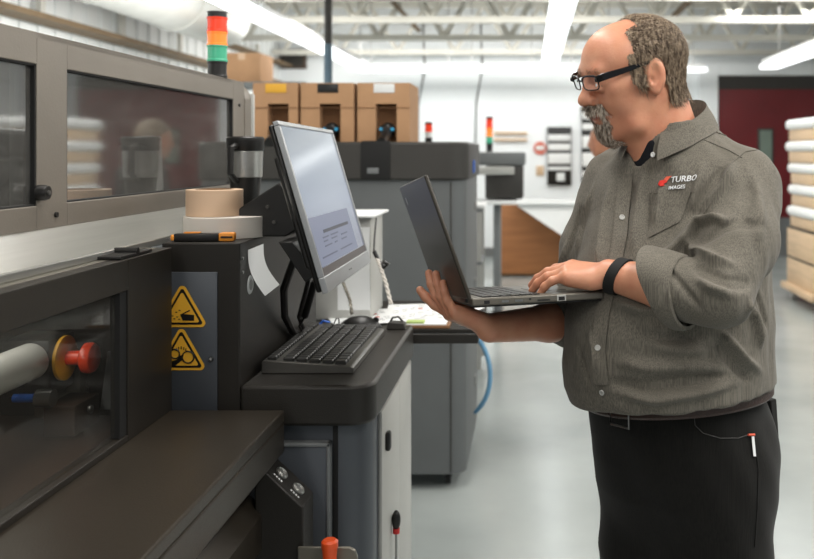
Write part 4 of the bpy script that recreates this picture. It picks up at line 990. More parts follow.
# head frame
hy, hp = a_(19), a_(14)
hF = np.array([-math.cos(hy)*math.cos(hp), -math.sin(hy)*math.cos(hp), -math.sin(hp)]); hL = np.array([math.sin(hy), -math.cos(hy), 0]); hU = np.cross(hF, hL)
HO = np.array([.199, 1.80, 1.656])
ro = a_(-5); hL, hU = hL*math.cos(ro)+hU*math.sin(ro), hU*math.cos(ro)-hL*math.sin(ro)
HR = np.stack([hF, hL, hU], 1)
def H(x, y, z): return HO + hF*x + hL*y + hU*z
EL, WL_ = np.array([.318, 1.560, 1.252]), np.array([.148, 1.69, 1.270])      # left elbow, left wrist
SL = Bd(0, .150, 1.430)
ER, WR = np.array([.108, 1.95, 1.142]), np.array([-.080, 1.80, 1.148])
SR = Bd(0, -.175, 1.435)
def unit(v): v = np.array(v, float); return v/np.linalg.norm(v)
def hand(fd, w, d, back, side, sc_, curls, spread, thumb, fat=1.0):
    """w wrist, d towards the knuckles, back out of the back of the hand, side towards the thumb"""
    d = unit(d); back = unit(np.array(back) - d*np.dot(back, d)); side0 = np.cross(d, back); side = side0 if np.dot(side0, side) > 0 else -side0
    rows = [(.026, .090, .0092, (.044, .026, .021)), (.006, .093, .0094, (.049, .030, .023)), (-.014, .087, .0089, (.045, .028, .022)), (-.033, .078, .0080, (.034, .021, .019))]
    for (s_, L, r, ph), cu, sp_ in zip(rows, curls, spread):
        kn = w + (d*L + side*s_ + back*(.004 - abs(s_)*.10))*sc_
        fd.cone(w + side*s_*.55*sc_ + d*.012*sc_, kn, .0150*sc_, .0120*sc_, .012)
        fd.cone(w + (side*s_*.7 - back*.008 + d*.02)*sc_, kn-back*.008*sc_, .0135*sc_, .0105*sc_, .012)
        ang = 0; p = kn; dd = unit(d + side*sp_)
        rr = [r*fat*1.06, r*fat*.98, r*fat*.92, r*fat*.80]
        for i, l in enumerate(ph):
            ang += cu[i]; q = p + (dd*math.cos(ang) - back*math.sin(ang))*l*sc_
            fd.cone(p, q, rr[i]*sc_, rr[i+1]*sc_, .0045 if i else .007); p = q
    # thumb
    p = w + (d*.018 + side*.020 - back*.006)*sc_
    pts = [p]; 
    for (l, v) in zip((.042, .034, .027), thumb):
        p = p + unit(d*v[0] + side*v[1] + back*v[2])*l*sc_; pts.append(p)
    fd.cone(pts[0], pts[1], .0175*sc_, .0125*sc_, .012); fd.cone(pts[1], pts[2], .0120*sc_, .0105*sc_, .005); fd.cone(pts[2], pts[3], .0108*sc_, .0085*sc_, .004)
    fd.cone(w + (d*.03 - back*.010 - side*.028)*sc_, w + (d*.07-back*.008-side*.030)*sc_, .013*sc_, .010*sc_, .012)
def head_sdf(fd, n=H, R=HR, s=1.0, hair=False):
    e = lambda c, r, k=.012, op='add': fd.ell(n(*c), [v*s for v in r], R, k*s, op)
    c_ = lambda a, b, r0, r1, k=.012, op='add': fd.cone(n(*a), n(*b), r0*s, r1*s, k*s, op)
    e((-.017, 0, .029), (.105, .079, .079))                     # cranium
    e((.028, 0, .030), (.062, .066, .066), .02)                 # forehead
    e((.020, 0, -.035), (.066, .061, .072), .02)                # face
    for q in (-1, 1):
        c_((-.020, q*.052, -.040), (.030, q*.047, -.092), .020, .020, .025)   # jaw
        c_((.030, q*.047, -.092), (.060, q*.016, -.104), .020, .018, .02)
        e((.044, q*.042, -.034), (.032, .024, .034), .03)       # cheeks
        c_((.060, q*.052, -.012), (.020, q*.066, -.010), .012, .010, .02)     # cheekbones
    e((.050, 0, -.070), (.040, .040, .045), .02)
    e((.063, 0, -.104), (.019, .022, .017), .015)               # chin
    e((.072, 0, -.058), (.019, .030, .026), .012)               # mouth mound
    c_((.079, -.034, .022), (.079, .034, .022), .0135, .0135, .015)           # brow ridge
    if not hair:
        for q in (-1, 1):
            e((.105, q*.031, -.001), (.017, .019, .013), .018, 'cut')
            e((.0745, q*.031, -.003), (.0150, .0175, .0140), .008)
            c_((.090, q*.018, -.010), (.086, q*.042, -.012), .005, .004, .006)    # lower lid bag
        c_((.082, 0, .014), (.103, 0, -.024), .0085, .0120, .010)                 # nose
        e((.106, 0, -.030), (.0140, .0140, .0125), .006)
        for q in (-1, 1):
            e((.095, q*.0125, -.034), (.0115, .0085, .0090), .005)
            e((.098, q*.0065, -.043), (.0045, .0035, .0040), .003, 'cut')
        e((.0885, 0, -.0550), (.0085, .022, .0055), .005)
        e((.0875, 0, -.0700), (.0090, .020, .0065), .005)
        c_((.097, -.021, -.0623), (.097, .021, -.0623), .0022, .0022, .003, 'cut')
        c_((.078, -.018, -.088), (.078, .018, -.088), .003, .003, .008, 'cut')
        for q in (-1, 1):
            c_((.094, q*.020, -.036), (.072, q*.036, -.066), .0022, .0022, .008, 'cut')
            c_((.066, q*.046, .004), (.058, q*.054, -.004), .0015, .0015, .006, 'cut')
        for q in (-1, 1):                                        # ears
            e((-.012, q*.0785, -.008), (.0185, .0085, .034), .006)
            e((-.017, q*.0835, -.002), (.0185, .0075, .031), .005)
            e((-.010, q*.0905, .000), (.0095, .0060, .0190), .005, 'cut')
            e((-.004, q*.0880, -.012), (.0060, .0060, .0090), .004, 'cut')
            e((-.008, q*.0820, -.032), (.0090, .0060, .0100), .005)
            c_((.004, q*.076, -.010), (.003, q*.079, -.018), .005, .0045, .004)
def man():
    root = thing('person', (Cx, Cy, 0), 'bald grey-bearded man in a grey shirt and glasses typing on a laptop', 'person')
    G = Field(axis_pts([(-.27, .36, .0027), (.36, .56, .008)]), axis_pts([(1.50, 2.08, .0029)]), axis_pts([(0, 1.0, .02), (1.0, 1.10, .006), (1.10, 1.33, .0027), (1.33, 1.48, .007), (1.48, 1.80, .0023)]))
    head_sdf(G)
    # neck, throat
    G.cone(H(-.045, 0, -.03), Bd(.008, 0, 1.47), .058, .064, .03); G.cone(H(-.015, 0, -.05), Bd(.045, 0, 1.47), .050, .056, .03)
    G.ell(H(.006, 0, -.100), (.045, .044, .030), HR, .03)
    G.cone(H(.0, 0, -.09), Bd(.065, 0, 1.44), .036, .040, .03)
    # trunk under the clothes, legs
    G.ell(Bd(0, 0, 1.36), (.11, .15, .15), np.stack([Fv, Lv, Uv], 1), .03); G.ell(Bd(.02, 0, 1.12), (.15, .16, .20), np.stack([Fv, Lv, Uv], 1), .04)
    for q in (-1, 1):
        G.cone(Bd(0, q*.05, 1.42), Bd(0, q*.15, 1.42), .05, .05, .03)
        hip, kn, an = Bd(-.01, q*.09, .93), Bd(.01, q*.10, .50), Bd(-.02, q*.11, .09)
        G.chain([hip, kn, an], [.085, .052, .036], .03); G.cone(an, Bd(.14, q*.13, .045), .04, .030, .03)
    # arms
    G.chain([SL, (SL+EL)/2 + np.array([.022, -.002, -.004]), EL], [.040, .038, .034], .02); m1 = EL + (WL_-EL)*.35 - Uv*.004
    G.chain([EL, m1, WL_], [.036, .0435, .0285], .02); 
    G.chain([SR, ER], [.052, .044], .02); m2 = ER + (WR-ER)*.35 - Uv*.003
    G.chain([ER, m2, WR], [.040, .038, .029], .02)
    # left hand typing, seen from the little finger side
    hand(G, WL_, (-.88, .40, .03), (.05, -.30, 1), (0, 1, 0), .92, [(.30,.28,.20), (.30,.30,.22), (.30,.32,.25), (.30,.36,.3)], (.14, .03, -.06, -.16), [(.75,.65,-.25), (.95,.25,-.15), (1,.05,-.2)], 1.12)
    # right hand under the laptop hinge, fingers up its back
    hand(G, WR, (-.80, .02, .30), (-.34, -.25, -.90), (0, 1, 0), .92, [(.18,.18,.12), (.58,.24,.12), (.66,.24,.12), (.62,.26,.15)], (.14, .02, -.03, -.08), [(.85,.40,-.30), (.95,.2,-.25), (.9,.10,-.45)], 1.22)
    V, F = G.mesh('body'); V = smooth_vf(V, F, 4)
    body = mesh_obj('body', V, F, 'skin', root)
    return root, body
root_man, body = man()
# ------------------------------------------------------------------ shirt
def loft_fn(secs, c0, fv, lv):
    """tube of superellipse sections: rows of z, offset f, offset l, half width l, half depth f, power"""
    S = np.array(sorted(secs))
    def fn(X, Y, Z):
        z = Z.ravel(); g = [np.interp(z, S[:, 0], S[:, q])[None, None, :] for q in range(1, 6)]
        dx, dy = X-c0[0], Y-c0[1]
        f = dx*fv[0]+dy*fv[1]-g[0]; l = dx*lv[0]+dy*lv[1]-g[1]
        r = ((np.abs(l)/g[2])**g[4] + (np.abs(f)/g[3])**g[4])**(1/g[4])
        d = (r-1)*np.minimum(g[2], g[3])
        return np.maximum(np.maximum(d, Z-S[-1, 0]), S[0, 0]-Z).astype(np.float32)
    return fn
def HEM(f, l): return 1.0156 - .019*f + .130*l
FLU = np.stack([Fv, Lv, Uv], 1)
def make_shirt(root):
    st = .0045
    G = Field(axis_pts([(.02, .56, st)]), axis_pts([(1.44, 2.12, st)]), axis_pts([(.94, 1.66, st)]))
    secs = [(.96, .035, 0, .190, .180, 2.2), (1.00, .040, 0, .200, .196, 2.2), (1.03, .042, 0, .205, .206, 2.2), (1.08, .045, 0, .206, .212, 2.1), (1.16, .042, 0, .204, .210, 2.1), (1.24, .034, 0, .198, .192, 2.1),
            (1.32, .022, 0, .192, .164, 2.2), (1.40, .008, 0, .186, .138, 2.3), (1.46, .004, 0, .155, .116, 2.2), (1.495, .016, 0, .112, .104, 2.0), (1.53, .030, 0, .086, .088, 2.0), (1.56, .034, 0, .076, .074, 2.0)]
    G.put(loft_fn(secs, (Cx, Cy), Fv, Lv), (.02, 1.44, .95), (.56, 2.12, 1.57), .02)
    for q, S in ((1, SL), (-1, SR)):
        G.cone(Bd(-.010, q*.050, 1.500), Bd(-.005, q*.140, 1.450), .045, .058, .04)
        G.cone(Bd(.03, q*.06, 1.43), Bd(.02, q*.14, 1.40), .088, .072, .04)
    # left sleeve
    up = Uv
    eb = EL + np.array([.012, .0, -.002])
    mid = (SL+eb)/2 + np.array([.012, -.002, -.004])
    G.chain([SL, mid, eb], [.066, .065, .054], .03)
    fd = unit(WL_-EL); c1 = EL + fd*.055
    G.cone(eb, c1, .053, .056, .015)
    # rolled cuff: thicker band cut on the slant
    n_ = unit(np.array([-.66, .48, -.50]))
    cc = EL + fd*.082
    def cuff(X, Y, Z, p0=EL+fd*.02, p1=EL+fd*.14, r=.0625, lo=-.030, hi=.024):
        d = p1-p0; L2 = d@d; t = ((X-p0[0])*d[0]+(Y-p0[1])*d[1]+(Z-p0[2])*d[2])/L2
        rad = np.sqrt((X-p0[0]-t*d[0])**2+(Y-p0[1]-t*d[1])**2+(Z-p0[2]-t*d[2])**2)-r
        s_ = (X-cc[0])*n_[0]+(Y-cc[1])*n_[1]+(Z-cc[2])*n_[2]
        return np.maximum(np.maximum(rad, s_-hi), lo-s_).astype(np.float32)
    # right sleeve
    er = ER + np.array([.0, .0, -.002]); midr = (SR+er)/2 + np.array([-.012, 0, 0])
    G.chain([SR, midr, er], [.070, .066, .060], .03); fr = unit(WR-ER); G.cone(er, ER+fr*.035, .060, .060, .01)
    # fullness where cloth hangs over the forearm side and over the belt
    G.put(lambda X, Y, Z: (Z - HEM((X-Cx)*Fv[0]+(Y-Cy)*Fv[1], (X-Cx)*Lv[0]+(Y-Cy)*Lv[1])).astype(np.float32), (.02, 1.44, .94), (.56, 2.12, 1.09), .006, 'cut')
    # neck opening
    G.cone(Bd(.035, 0, 1.50), H(.0, 0, -.04), .062, .062, .01, 'cut')
    G.cone(Bd(.105, -.018, 1.480), Bd(.17, -.02, 1.57), .014, .045, .008, 'cut')
    V, F = G.mesh('shirt'); V = smooth_vf(V, F, 6)
    N = vnormals(V, F)
    tree = BVHTree.FromPolygons([tuple(v) for v in V], [tuple(int(i) for i in f) for f in F])
    org = Vector((0, 0, EYE))
    def hit(px, py):
        d = Vector(((px-VX)/FPX, 1, -(py-VY)/FPX)).normalized(); h = tree.ray_cast(org, d)
        return h
    # folds: (line through surface points, width in m, height in m)
    folds = [([(655,262),(672,250),(690,232),(704,214)], .009, .007), ([(700,245),(722,228),(742,222),(765,228)], .009, -.006), ([(686,232),(700,222),(716,219),(728,222)], .007, .007),
             ([(684,240),(700,252),(716,262),(738,266)], .009, .007), ([(690,262),(708,276),(730,284),(752,280)], .010, -.007), ([(696,275),(712,288),(728,293),(748,288)], .008, .007), ([(722,296),(738,290),(752,282)], .007, -.005),
             ([(735,160),(728,180),(716,200),(700,222)], .008, .008), ([(752,175),(748,200),(738,222)], .009, -.005), ([(610,300),(640,310),(668,312)], .010, .005), ([(722,165),(712,185),(700,205),(690,222)], .008, -.006), ([(704,160),(698,180),(694,200),(690,225)], .007, .004), ([(655,195),(650,210),(648,232)], .008, -.0015),
             ([(748,170),(757,195),(760,220),(757,250)], .010, .004), ([(664,182),(658,205),(655,228)], .008, .004), ([(645,170),(640,195),(636,225),(632,255)], .009, .004), ([(632,180),(627,205),(620,240)], .008, -.004),
             ([(610,185),(604,215),(600,250),(598,272)], .008, .004), ([(596,180),(588,210),(582,240),(577,262)], .008, .005), ([(583,205),(574,235),(566,260)], .007, -.005), ([(570,240),(562,265),(556,285)], .008, .005),
             ([(720,330),(732,345),(744,360),(762,372)], .008, .007), ([(714,338),(724,354),(738,372),(752,382)], .008, -.005), ([(748,300),(756,325),(762,350)], .008, .006), ([(757,290),(762,310),(768,330)], .006, -.004),
             ([(650,345),(680,350),(710,352)], .010, .004), ([(610,360),(650,368),(700,366),(735,372)], .011, .005), ([(600,380),(640,388),(690,382),(730,374)], .010, -.006), ([(615,392),(655,400),(700,392),(740,381)], .009, .006), ([(640,330),(660,340),(690,338),(705,332)], .009, -.005),
             ([(590,330),(596,350),(600,375)], .008, .004), ([(578,345),(584,365),(590,388)], .008, -.004), ([(662,262),(676,278),(690,296),(702,312)], .005, -.004)]
    disp = np.zeros(len(V))
    for pts, wd, amp in folds:
        ps = []
        for k in range(len(pts)-1):
            for t in np.linspace(0, 1, 5):
                h = hit(pts[k][0]+(pts[k+1][0]-pts[k][0])*t, pts[k][1]+(pts[k+1][1]-pts[k][1])*t)
                if h[0] is not None: ps.append(np.array(h[0]))
        if len(ps) < 3: continue
        dm = np.full(len(V), 9.0); tt = np.zeros(len(V))
        for k in range(len(ps)-1):
            a, b = ps[k], ps[k+1]; d = b-a; L2 = d@d+1e-12
            if L2 > .0036: continue
            t = np.clip((V-a)@d/L2, 0, 1); q = np.linalg.norm(V-a-t[:, None]*d, axis=1)
            m = q < dm; dm[m] = q[m]; tt[m] = ((k+t)/(len(ps)-1))[m]
        disp += 2.6*amp*np.exp(-(dm/wd)**2)*np.clip(np.sin(np.pi*np.clip(tt, .02, .98))*1.4, 0, 1)*(dm < .05)
    # soft overall unevenness, and vertical drape low on the back and front
    disp = np.clip(disp, -.007, .02)
    x, y, z = V.T; disp += .0016*np.sin(x*61+z*17+y*23)*np.sin(z*41-y*37) + .0010*np.sin(x*140+y*90)*np.sin(z*23+x*30)
    V = V + N*disp[:, None]
    o = mesh_obj('shirt', V, F, 'shirt', root, 'charcoal grey woven shirt with rolled sleeves')
    tree = BVHTree.FromPolygons([tuple(v) for v in V], [tuple(int(i) for i in f) for f in F])
    return o, tree
shirt, STREE = make_shirt(root_man)
CAMP = Vector((0, 0, EYE))
def on_shirt(px, py, lift=0.0):
    d = Vector(((px-VX)/FPX, 1, -(py-VY)/FPX)).normalized(); h = STREE.ray_cast(CAMP, d)
    if h[0] is None: return None, None
    n = h[1] if h[1].dot(d) < 0 else -h[1]
    return h[0] + n*lift, n
def path_on_shirt(pts, lift, n=6):
    out = []
    for k in range(len(pts)-1):
        for t in range(n):
            p, q = on_shirt(pts[k][0]+(pts[k+1][0]-pts[k][0])*t/n, pts[k][1]+(pts[k+1][1]-pts[k][1])*t/n, lift)
            if p is not None: out.append(p)
    p, q = on_shirt(pts[-1][0], pts[-1][1], lift)
    if p is not None: out.append(p)
    cut = []
    for p in out:
        if cut and (p-cut[-1]).length > .02: break
        cut.append(p)
    return cut
def patch_on_shirt(c0, c1, c2, c3, nu, nv, lift, th):
    """four-cornered cloth patch following the shirt"""
    g = []
    for j in range(nv+1):
        row = []
        for i in range(nu+1):
            u, v = i/nu, j/nv
            px = (c0[0]*(1-u)+c1[0]*u)*(1-v)+(c3[0]*(1-u)+c2[0]*u)*v; py = (c0[1]*(1-u)+c1[1]*u)*(1-v)+(c3[1]*(1-u)+c2[1]*u)*v
            p, n = on_shirt(px, py, lift)
            if p is None: p = row[-1] if row else Vector((0,0,0))
            row.append(p)
        g.append(row)
    return MB().sheet(g, th)
def cuff_band():
    fd = unit(WL_-EL); xh = unit(np.cross(fd, Uv)); yv = np.cross(xh, fd); g = []
    prof = [(.052, .0560, .010), (.054, .0615, .012), (.075, .0650, .022), (.098, .0665, .032), (.104, .0655, .034), (.103, .0620, .033), (.080, .0590, .024)]
    for i in range(65):
        a = 2*PI*i/64; wv = .0012*math.sin(5*a+1)+.0010*math.sin(3*a)
        k = 1.0 + .12*max(0, -math.sin(a))
        g.append([Vector(EL + fd*(s_+sl*math.sin(a)*1.15) + (xh*math.cos(a)+yv*math.sin(a))*(r*k+wv*(s_-.04)/.06)) for s_, r, sl in prof])
    return MB().sheet(g, .0022)
cuff_band().build('sleeve_cuff', 'shirt', shirt, smooth=60)
# placket, pocket, seams, buttons
pk = [(627, 166), (624, 200), (621, 235), (613, 275), (603, 315), (599, 348), (603, 392)]
b = MB(); L = []; Rr = []
for k in range(len(pk)-1):
    for t in range(6):
        x = pk[k][0]+(pk[k+1][0]-pk[k][0])*t/6; y = pk[k][1]+(pk[k+1][1]-pk[k][1])*t/6
        row = [on_shirt(x+dx, y, .0022)[0] for dx in (-7, -3.5, 0, 3.5, 7)]
        if all(r is not None for r in row): L.append(row)
if len(L) > 2: b.sheet(L, .0008).build('placket', 'shirt', shirt)
for (px, py) in ((622, 218), (613, 283), (598, 348), (603, 392)):
    p, n = on_shirt(px, py, .0035)
    if p is not None:
        b = MB(); b.lathe([(0, -.001), (.0052, -.001), (.0056, .0012), (.0040, .0018), (.0032, .0008), (0, .0008)], n=16)
        bmesh.ops.transform(b.b, matrix=Matrix.Translation(p) @ n.to_track_quat('Z', 'Y').to_matrix().to_4x4(), verts=b.b.verts[:]); b.build('shirt_button', 'light_grey', shirt)
patch_on_shirt((652,192), (692,192), (680,222), (649,238), 12, 12, .0018, .0007).build('chest_pocket', 'shirt', shirt)
for nm, pts in (('pocket_hem', [(650,193),(672,194),(695,192)]), ('shoulder_seam', [(715,132),(726,136),(738,142),(750,150)]), ('sleeve_seam', [(757,150),(745,152),(733,162),(722,180),(712,200),(700,220)]), ('yoke_seam', [(704,140),(716,145),(730,151),(742,158)])):
    q = path_on_shirt(pts, .0008)
    if len(q) > 3: MB().tube(q, .0011, 6).build(nm, 'shirt', shirt)
# embroidered logo
def embroider(txt, px, py, size, m, name, ang, bold):
    p, n = on_shirt(px, py, .0015); q, _ = on_shirt(px+22, py-2, .0015)
    x = (q-p).normalized(); x = (x + Vector((0,0,ang))).normalized(); y = n.cross(x).normalized(); x = y.cross(n)
    o = text_mesh(txt, size, name, m, shirt, p, x, y, depth=.0004, shear=.2, bold=bold)
    off = wloc(shirt)
    for v in o.data.vertices:
        wv = v.co + off; h = STREE.ray_cast(wv + n*.02, -n, .06)
        if h[0] is not None:
            d = (wv-p).dot(n); v.co = h[0] + n*(.0026+d) - off
    return o
defm('thread_white', (236,238,240), .7); defm('thread_red', (214,44,34), .7); defm('thread_coral', (224,96,70), .7)
embroider('TURBO', 671.0, 183.0, .0160, 'thread_white', 'embroidered_word', 0, .0001)
embroider('IMAGES', 668.5, 190.0, .0098, 'thread_white', 'embroidered_word', 0, .0001)
for nm, mt, pts in (('logo_swoosh', 'thread_red', [(658.5,185),(660.5,181),(665.5,180.2),(668,182),(664,184.5),(665,186),(661,187)]), ('logo_flare', 'thread_coral', [(664.5,179.6),(667,177),(672.5,176.3),(670,178.4),(667.5,181.4)])):
    ps = [on_shirt(px, py, .0018)[0] for px, py in pts]; n = on_shirt(664, 183)[1]
    b = MB(); b.prism(ps, n*.0006); b.build(nm, mt, shirt, smooth=0)
# ------------------------------------------------------------------ collar
def collar():
    # ring round the neck: t = -1 (right front) ... 0 (back) ... 1 (left front)
    def ring(t, r_f, r_l, z_back, z_front, fo):
        a = PI*t*.855; cb = (1-math.cos(a))/2                    # 0 at the back, 1 at the front
        f = fo - r_f*math.cos(a); l = r_l*math.sin(a); return f, l, z_back + (z_front-z_back)*cb
    n = 48; g = []
    for i in range(n+1):
        t = -1 + 2*i/n; row = []
        ta = abs(t); pt = max(0, (ta-.55)/.45)
        fold = ring(t, .080, .068, 1.608, 1.534, .036)
        inn = ring(t, .074, .062, 1.560, 1.490, .036)
        leaf = ring(t, .101 + .012*pt, .096 + .004*pt, 1.562, 1.500, .038)
        drop = .020*pt**2
        for k in range(4): 
            u = k/4; row.append(Bd(inn[0]*(1-u)+fold[0]*u, inn[1]*(1-u)+fold[1]*u, inn[2]*(1-u)+fold[2]*u))
        row.append(Bd(fold[0], fold[1], fold[2]+.0012))
        for k in range(1, 7):
            u = k/6; bulge = .004*math.sin(PI*u)
            f = fold[0]*(1-u)+leaf[0]*u; l = fold[1]*(1-u)+leaf[1]*u; z = fold[2]*(1-u)+(leaf[2]-drop)*u
            row.append(Bd(f*(1+bulge/.1), l*(1+bulge/.1), z))
        g.append([Vector(p) for p in row])
    # press the leaf onto the shirt where it would sink in
    for row in g:
        for k in range(5, 11):
            h = STREE.find_nearest(row[k])
            if h[0] is not None:
                d = (row[k]-h[0]).dot(h[1])
                if d < .003 and abs(d) < .05: row[k] = h[0] + h[1]*.0035
    o = MB().sheet(g, .0016).build('collar', 'shirt', shirt, smooth=60)
    return g
cg = collar()
for (px, py) in ((655, 155),):
    p, n = on_shirt(px, py, .007)
    if p is not None:
        b = MB(); b.lathe([(0, -.001), (.0048, -.001), (.0052, .0012), (.0036, .0018), (.0028, .0008), (0, .0008)], n=16)
        bmesh.ops.transform(b.b, matrix=Matrix.Translation(p) @ n.to_track_quat('Z', 'Y').to_matrix().to_4x4(), verts=b.b.verts[:]); b.build('collar_button', 'paper', shirt)
# dark undershirt in the open neck
G = Field(axis_pts([(.08, .42, .005)]), axis_pts([(1.62, 2.0, .005)]), axis_pts([(1.34, 1.56, .005)]))
G.put(loft_fn([(1.36, .02, 0, .10, .09, 2), (1.42, .02, 0, .11, .098, 2), (1.46, .026, 0, .10, .092, 2), (1.495, .034, 0, .086, .086, 2), (1.525, .040, 0, .076, .080, 2)], (Cx, Cy), Fv, Lv), (.1, 1.64, 1.36), (.42, 2.0, 1.53), .005)
V, F = G.mesh('u'); mesh_obj('undershirt', smooth_vf(V, F, 4), F, 'undershirt', root_man, 'black undershirt at the open neck')
# ------------------------------------------------------------------ trousers and belt
def trousers(root):
    G = Field(axis_pts([(.06, .58, .006)]), axis_pts([(1.56, 2.14, .006)]), axis_pts([(.06, .60, .02), (.60, 1.06, .0055)]))
    G.put(loft_fn([(.70, -.012, 0, .140, .095, 2.1), (.76, -.012, 0, .160, .120, 2.2), (.81, -.012, 0, .174, .142, 2.3), (.88, -.008, 0, .178, .158, 2.3), (.95, .0, 0, .179, .165, 2.3), (1.005, .008, 0, .177, .168, 2.2), (1.058, .010, 0, .174, .164, 2.2)], (Cx-.008, Cy), Fv, Lv), (.06, 1.6, .70), (.58, 2.14, 1.06), .03)
    for q in (-1, 1):
        pts = [Bd(-.020, q*.082, .86), Bd(-.01, q*.080, .66), Bd(.0, q*.086, .48), Bd(-.02, q*.10, .12)]
        G.chain(pts, [.108, .100, .090, .078], .05)
    G.ell(Bd(-.085, .065, .90), (.085, .09, .12), FLU, .04); G.ell(Bd(-.085, -.065, .90), (.085, .09, .12), FLU, .04)
    # cut the waist on a slant: lower at the front
    V, F = G.mesh('t'); V = smooth_vf(V, F, 5); N = vnormals(V, F); x, y, z = V.T
    V = V + N*((.0018*np.sin(z*34+x*50)*np.sin(x*31+y*27+z*9))[:, None])
    o = mesh_obj('trousers', V, F, 'trousers', root, 'black trousers')
    return o, BVHTree.FromPolygons([tuple(v) for v in V], [tuple(int(i) for i in f) for f in F])
tr, TTREE = trousers(root_man)
def on_tr(px, py, lift):
    d = Vector(((px-VX)/FPX, 1, -(py-VY)/FPX)).normalized(); h = TTREE.ray_cast(CAMP, d)
    if h[0] is None: return None
    n = h[1] if h[1].dot(d) < 0 else -h[1]; return h[0]+n*lift
def tube_tr(pts, r, nm, m, lift=.001):
    q = []
    for k in range(len(pts)-1):
        for t in range(5):
            p = on_tr(pts[k][0]+(pts[k+1][0]-pts[k][0])*t/5, pts[k][1]+(pts[k+1][1]-pts[k][1])*t/5, lift)
            if p is not None: q.append(p)
    if len(q) > 3: MB().tube(q, r, 6).build(nm, m, tr)
tube_tr([(694,415),(695,425),(703,433),(720,438),(738,438),(750,434)], .0008, 'pocket_edge', 'charcoal')
tube_tr([(754,436),(758,470),(757,510),(754,556)], .0014, 'side_seam', 'trousers', .0008)
p = [on_tr(*q, .003) for q in ((750.5,436),(753,436),(755,456),(752.5,456))]
if all(v is not None for v in p): MB().prism(p, (-.0006, -.0012, 0)).build('pocket_tag', 'paper', tr, label='small white tag at the pocket')
q = [on_tr(a, 434.5, .0035) for a in (747, 753)]
if all(v is not None for v in q): MB().cyl(q[0], q[1], .0022, n=8).build('tag_stitch', 'thread_coral', tr)
# back pocket flap standing off a little
MB().prism([tuple(Bd(-.180, .06, .985)), tuple(Bd(-.165, .125, .985)), tuple(Bd(-.170, .130, .87)), tuple(Bd(-.187, .06, .86))], tuple(Fv*.024)).build('back_pocket', 'trousers', tr, bevel=.003)
def belt():
    n = 72; g = []; 
    for i in range(n):
        a = 2*PI*i/n; row = []
        f = math.cos(a); l = math.sin(a)
        zc = HEM(f*.18, l*.19) - .005
        for k, dz in enumerate((-.017, -.012, .012, .017)):
            rr = 1.0 + (.004/.18 if k in (1, 2) else 0)
            row.append(Vector(Bd(.010+.181*rr*f - .006, .192*rr*l, zc+dz)) + Vector((-.006, 0, 0)))
        g.append(row)
    g.append(g[0]); return MB().sheet(g, .002)
defm('belt_leather', (58,38,32), .45, 0, .3, nscale=160, bump=.6, bscale=300)
bt = belt().build('belt', 'belt_leather', root_man, label='dark brown braided belt')
pc = Vector(Bd(.188, .0, HEM(.19, 0)-.016)) + Vector((-.006, 0, 0))
b = MB(); b.tube([pc + Vector(Lv)*a*.022 + Vector((0,0,c*.019)) for a, c in ((-1,-1),(1,-1),(1,1),(-1,1))], .0025, 8, True); b.build('buckle', 'steel', bt)
# shoes (below the picture)
for q in (-1, 1):
    G = Field(axis_pts([(.0, .60, .01)]), axis_pts([(1.5, 2.2, .01)]), axis_pts([(-.01, .14, .008)]))
    G.cone(Bd(-.03, q*.11, .06), Bd(-.02, q*.11, .05), .05, .05, .01); G.cone(Bd(-.03, q*.11, .042), Bd(.16, q*.14, .036), .042, .036, .03)
    V, F = G.mesh('s'); V[:, 2] = np.maximum(V[:, 2], .0015); mesh_obj('shoe', V, F, 'black', root_man)
# ------------------------------------------------------------------ hair, beard, brows
def head_tree(extra=0):
    me = body.data; off = wloc(body); return BVHTree.FromPolygons([v.co + off for v in me.vertices], [tuple(p.vertices) for p in me.polygons])
BT = head_tree()
def hloc(p): d = np.array(p)-HO; return float(d@hF), float(d@hL), float(d@hU)
def strands(region, n, length, flow, wdt, name, m, label, lift=.0, seed=3, up=.35):
    r = np.random.default_rng(seed); verts = []; faces = []; tries = 0; cnt = 0
    while cnt < n and tries < n*30:
        tries += 1
        v = r.normal(size=3); v /= np.linalg.norm(v); o = Vector(H(*(np.array([-.015, 0, -.0]) + v*.20))); t = Vector(H(*( r.uniform(-.03, .06) if name != 'hair' else r.uniform(-.04,.02), r.uniform(-.03,.03), r.uniform(-.09,.06))))
        h = BT.ray_cast(o, (t-o).normalized(), .3)
        if h[0] is None: continue
        x, y, z = hloc(h[0]); pr_ = region(x, y, z)
        if r.uniform() > pr_: continue
        nn = h[1] if h[1].dot(o-h[0]) > 0 else -h[1]; p = h[0] + nn*(lift*r.uniform(.3, 1)); fl = flow(x, y, z); fl = Vector(hF*fl[0]+hL*fl[1]+hU*fl[2]) + Vector(r.normal(size=3))*.28
        tg = (fl - nn*fl.dot(nn)).normalized(); L_ = length*r.uniform(.6, 1.2); side = tg.cross(nn)*wdt*r.uniform(.6, 1.3)
        i0 = len(verts); seg = 3
        for s_ in range(seg+1):
            u = s_/seg; q = p + tg*L_*u + nn*(L_*up*u*(1-u*.55)); wq = side*(1-u*.8)
            verts += [q-wq, q+wq, q+nn*wdt*.8*(1-u*.8)]
        for s_ in range(seg):
            a = i0+s_*3
            for (c, d) in ((0, 1), (1, 2), (2, 0)): faces.append((a+c, a+d, a+3+d, a+3+c))
        cnt += 1
    return mesh_obj(name, np.array([tuple(v) for v in verts]), np.array(faces), m, root_man, label)
def sm(a, b, x): t = min(1, max(0, (x-a)/(b-a))); return t*t*(3-2*t)
def ear_free(x, y, z): return 0 if (-.034 < x < .010 and -.045 < z < .030 and abs(y) > .066) else 1
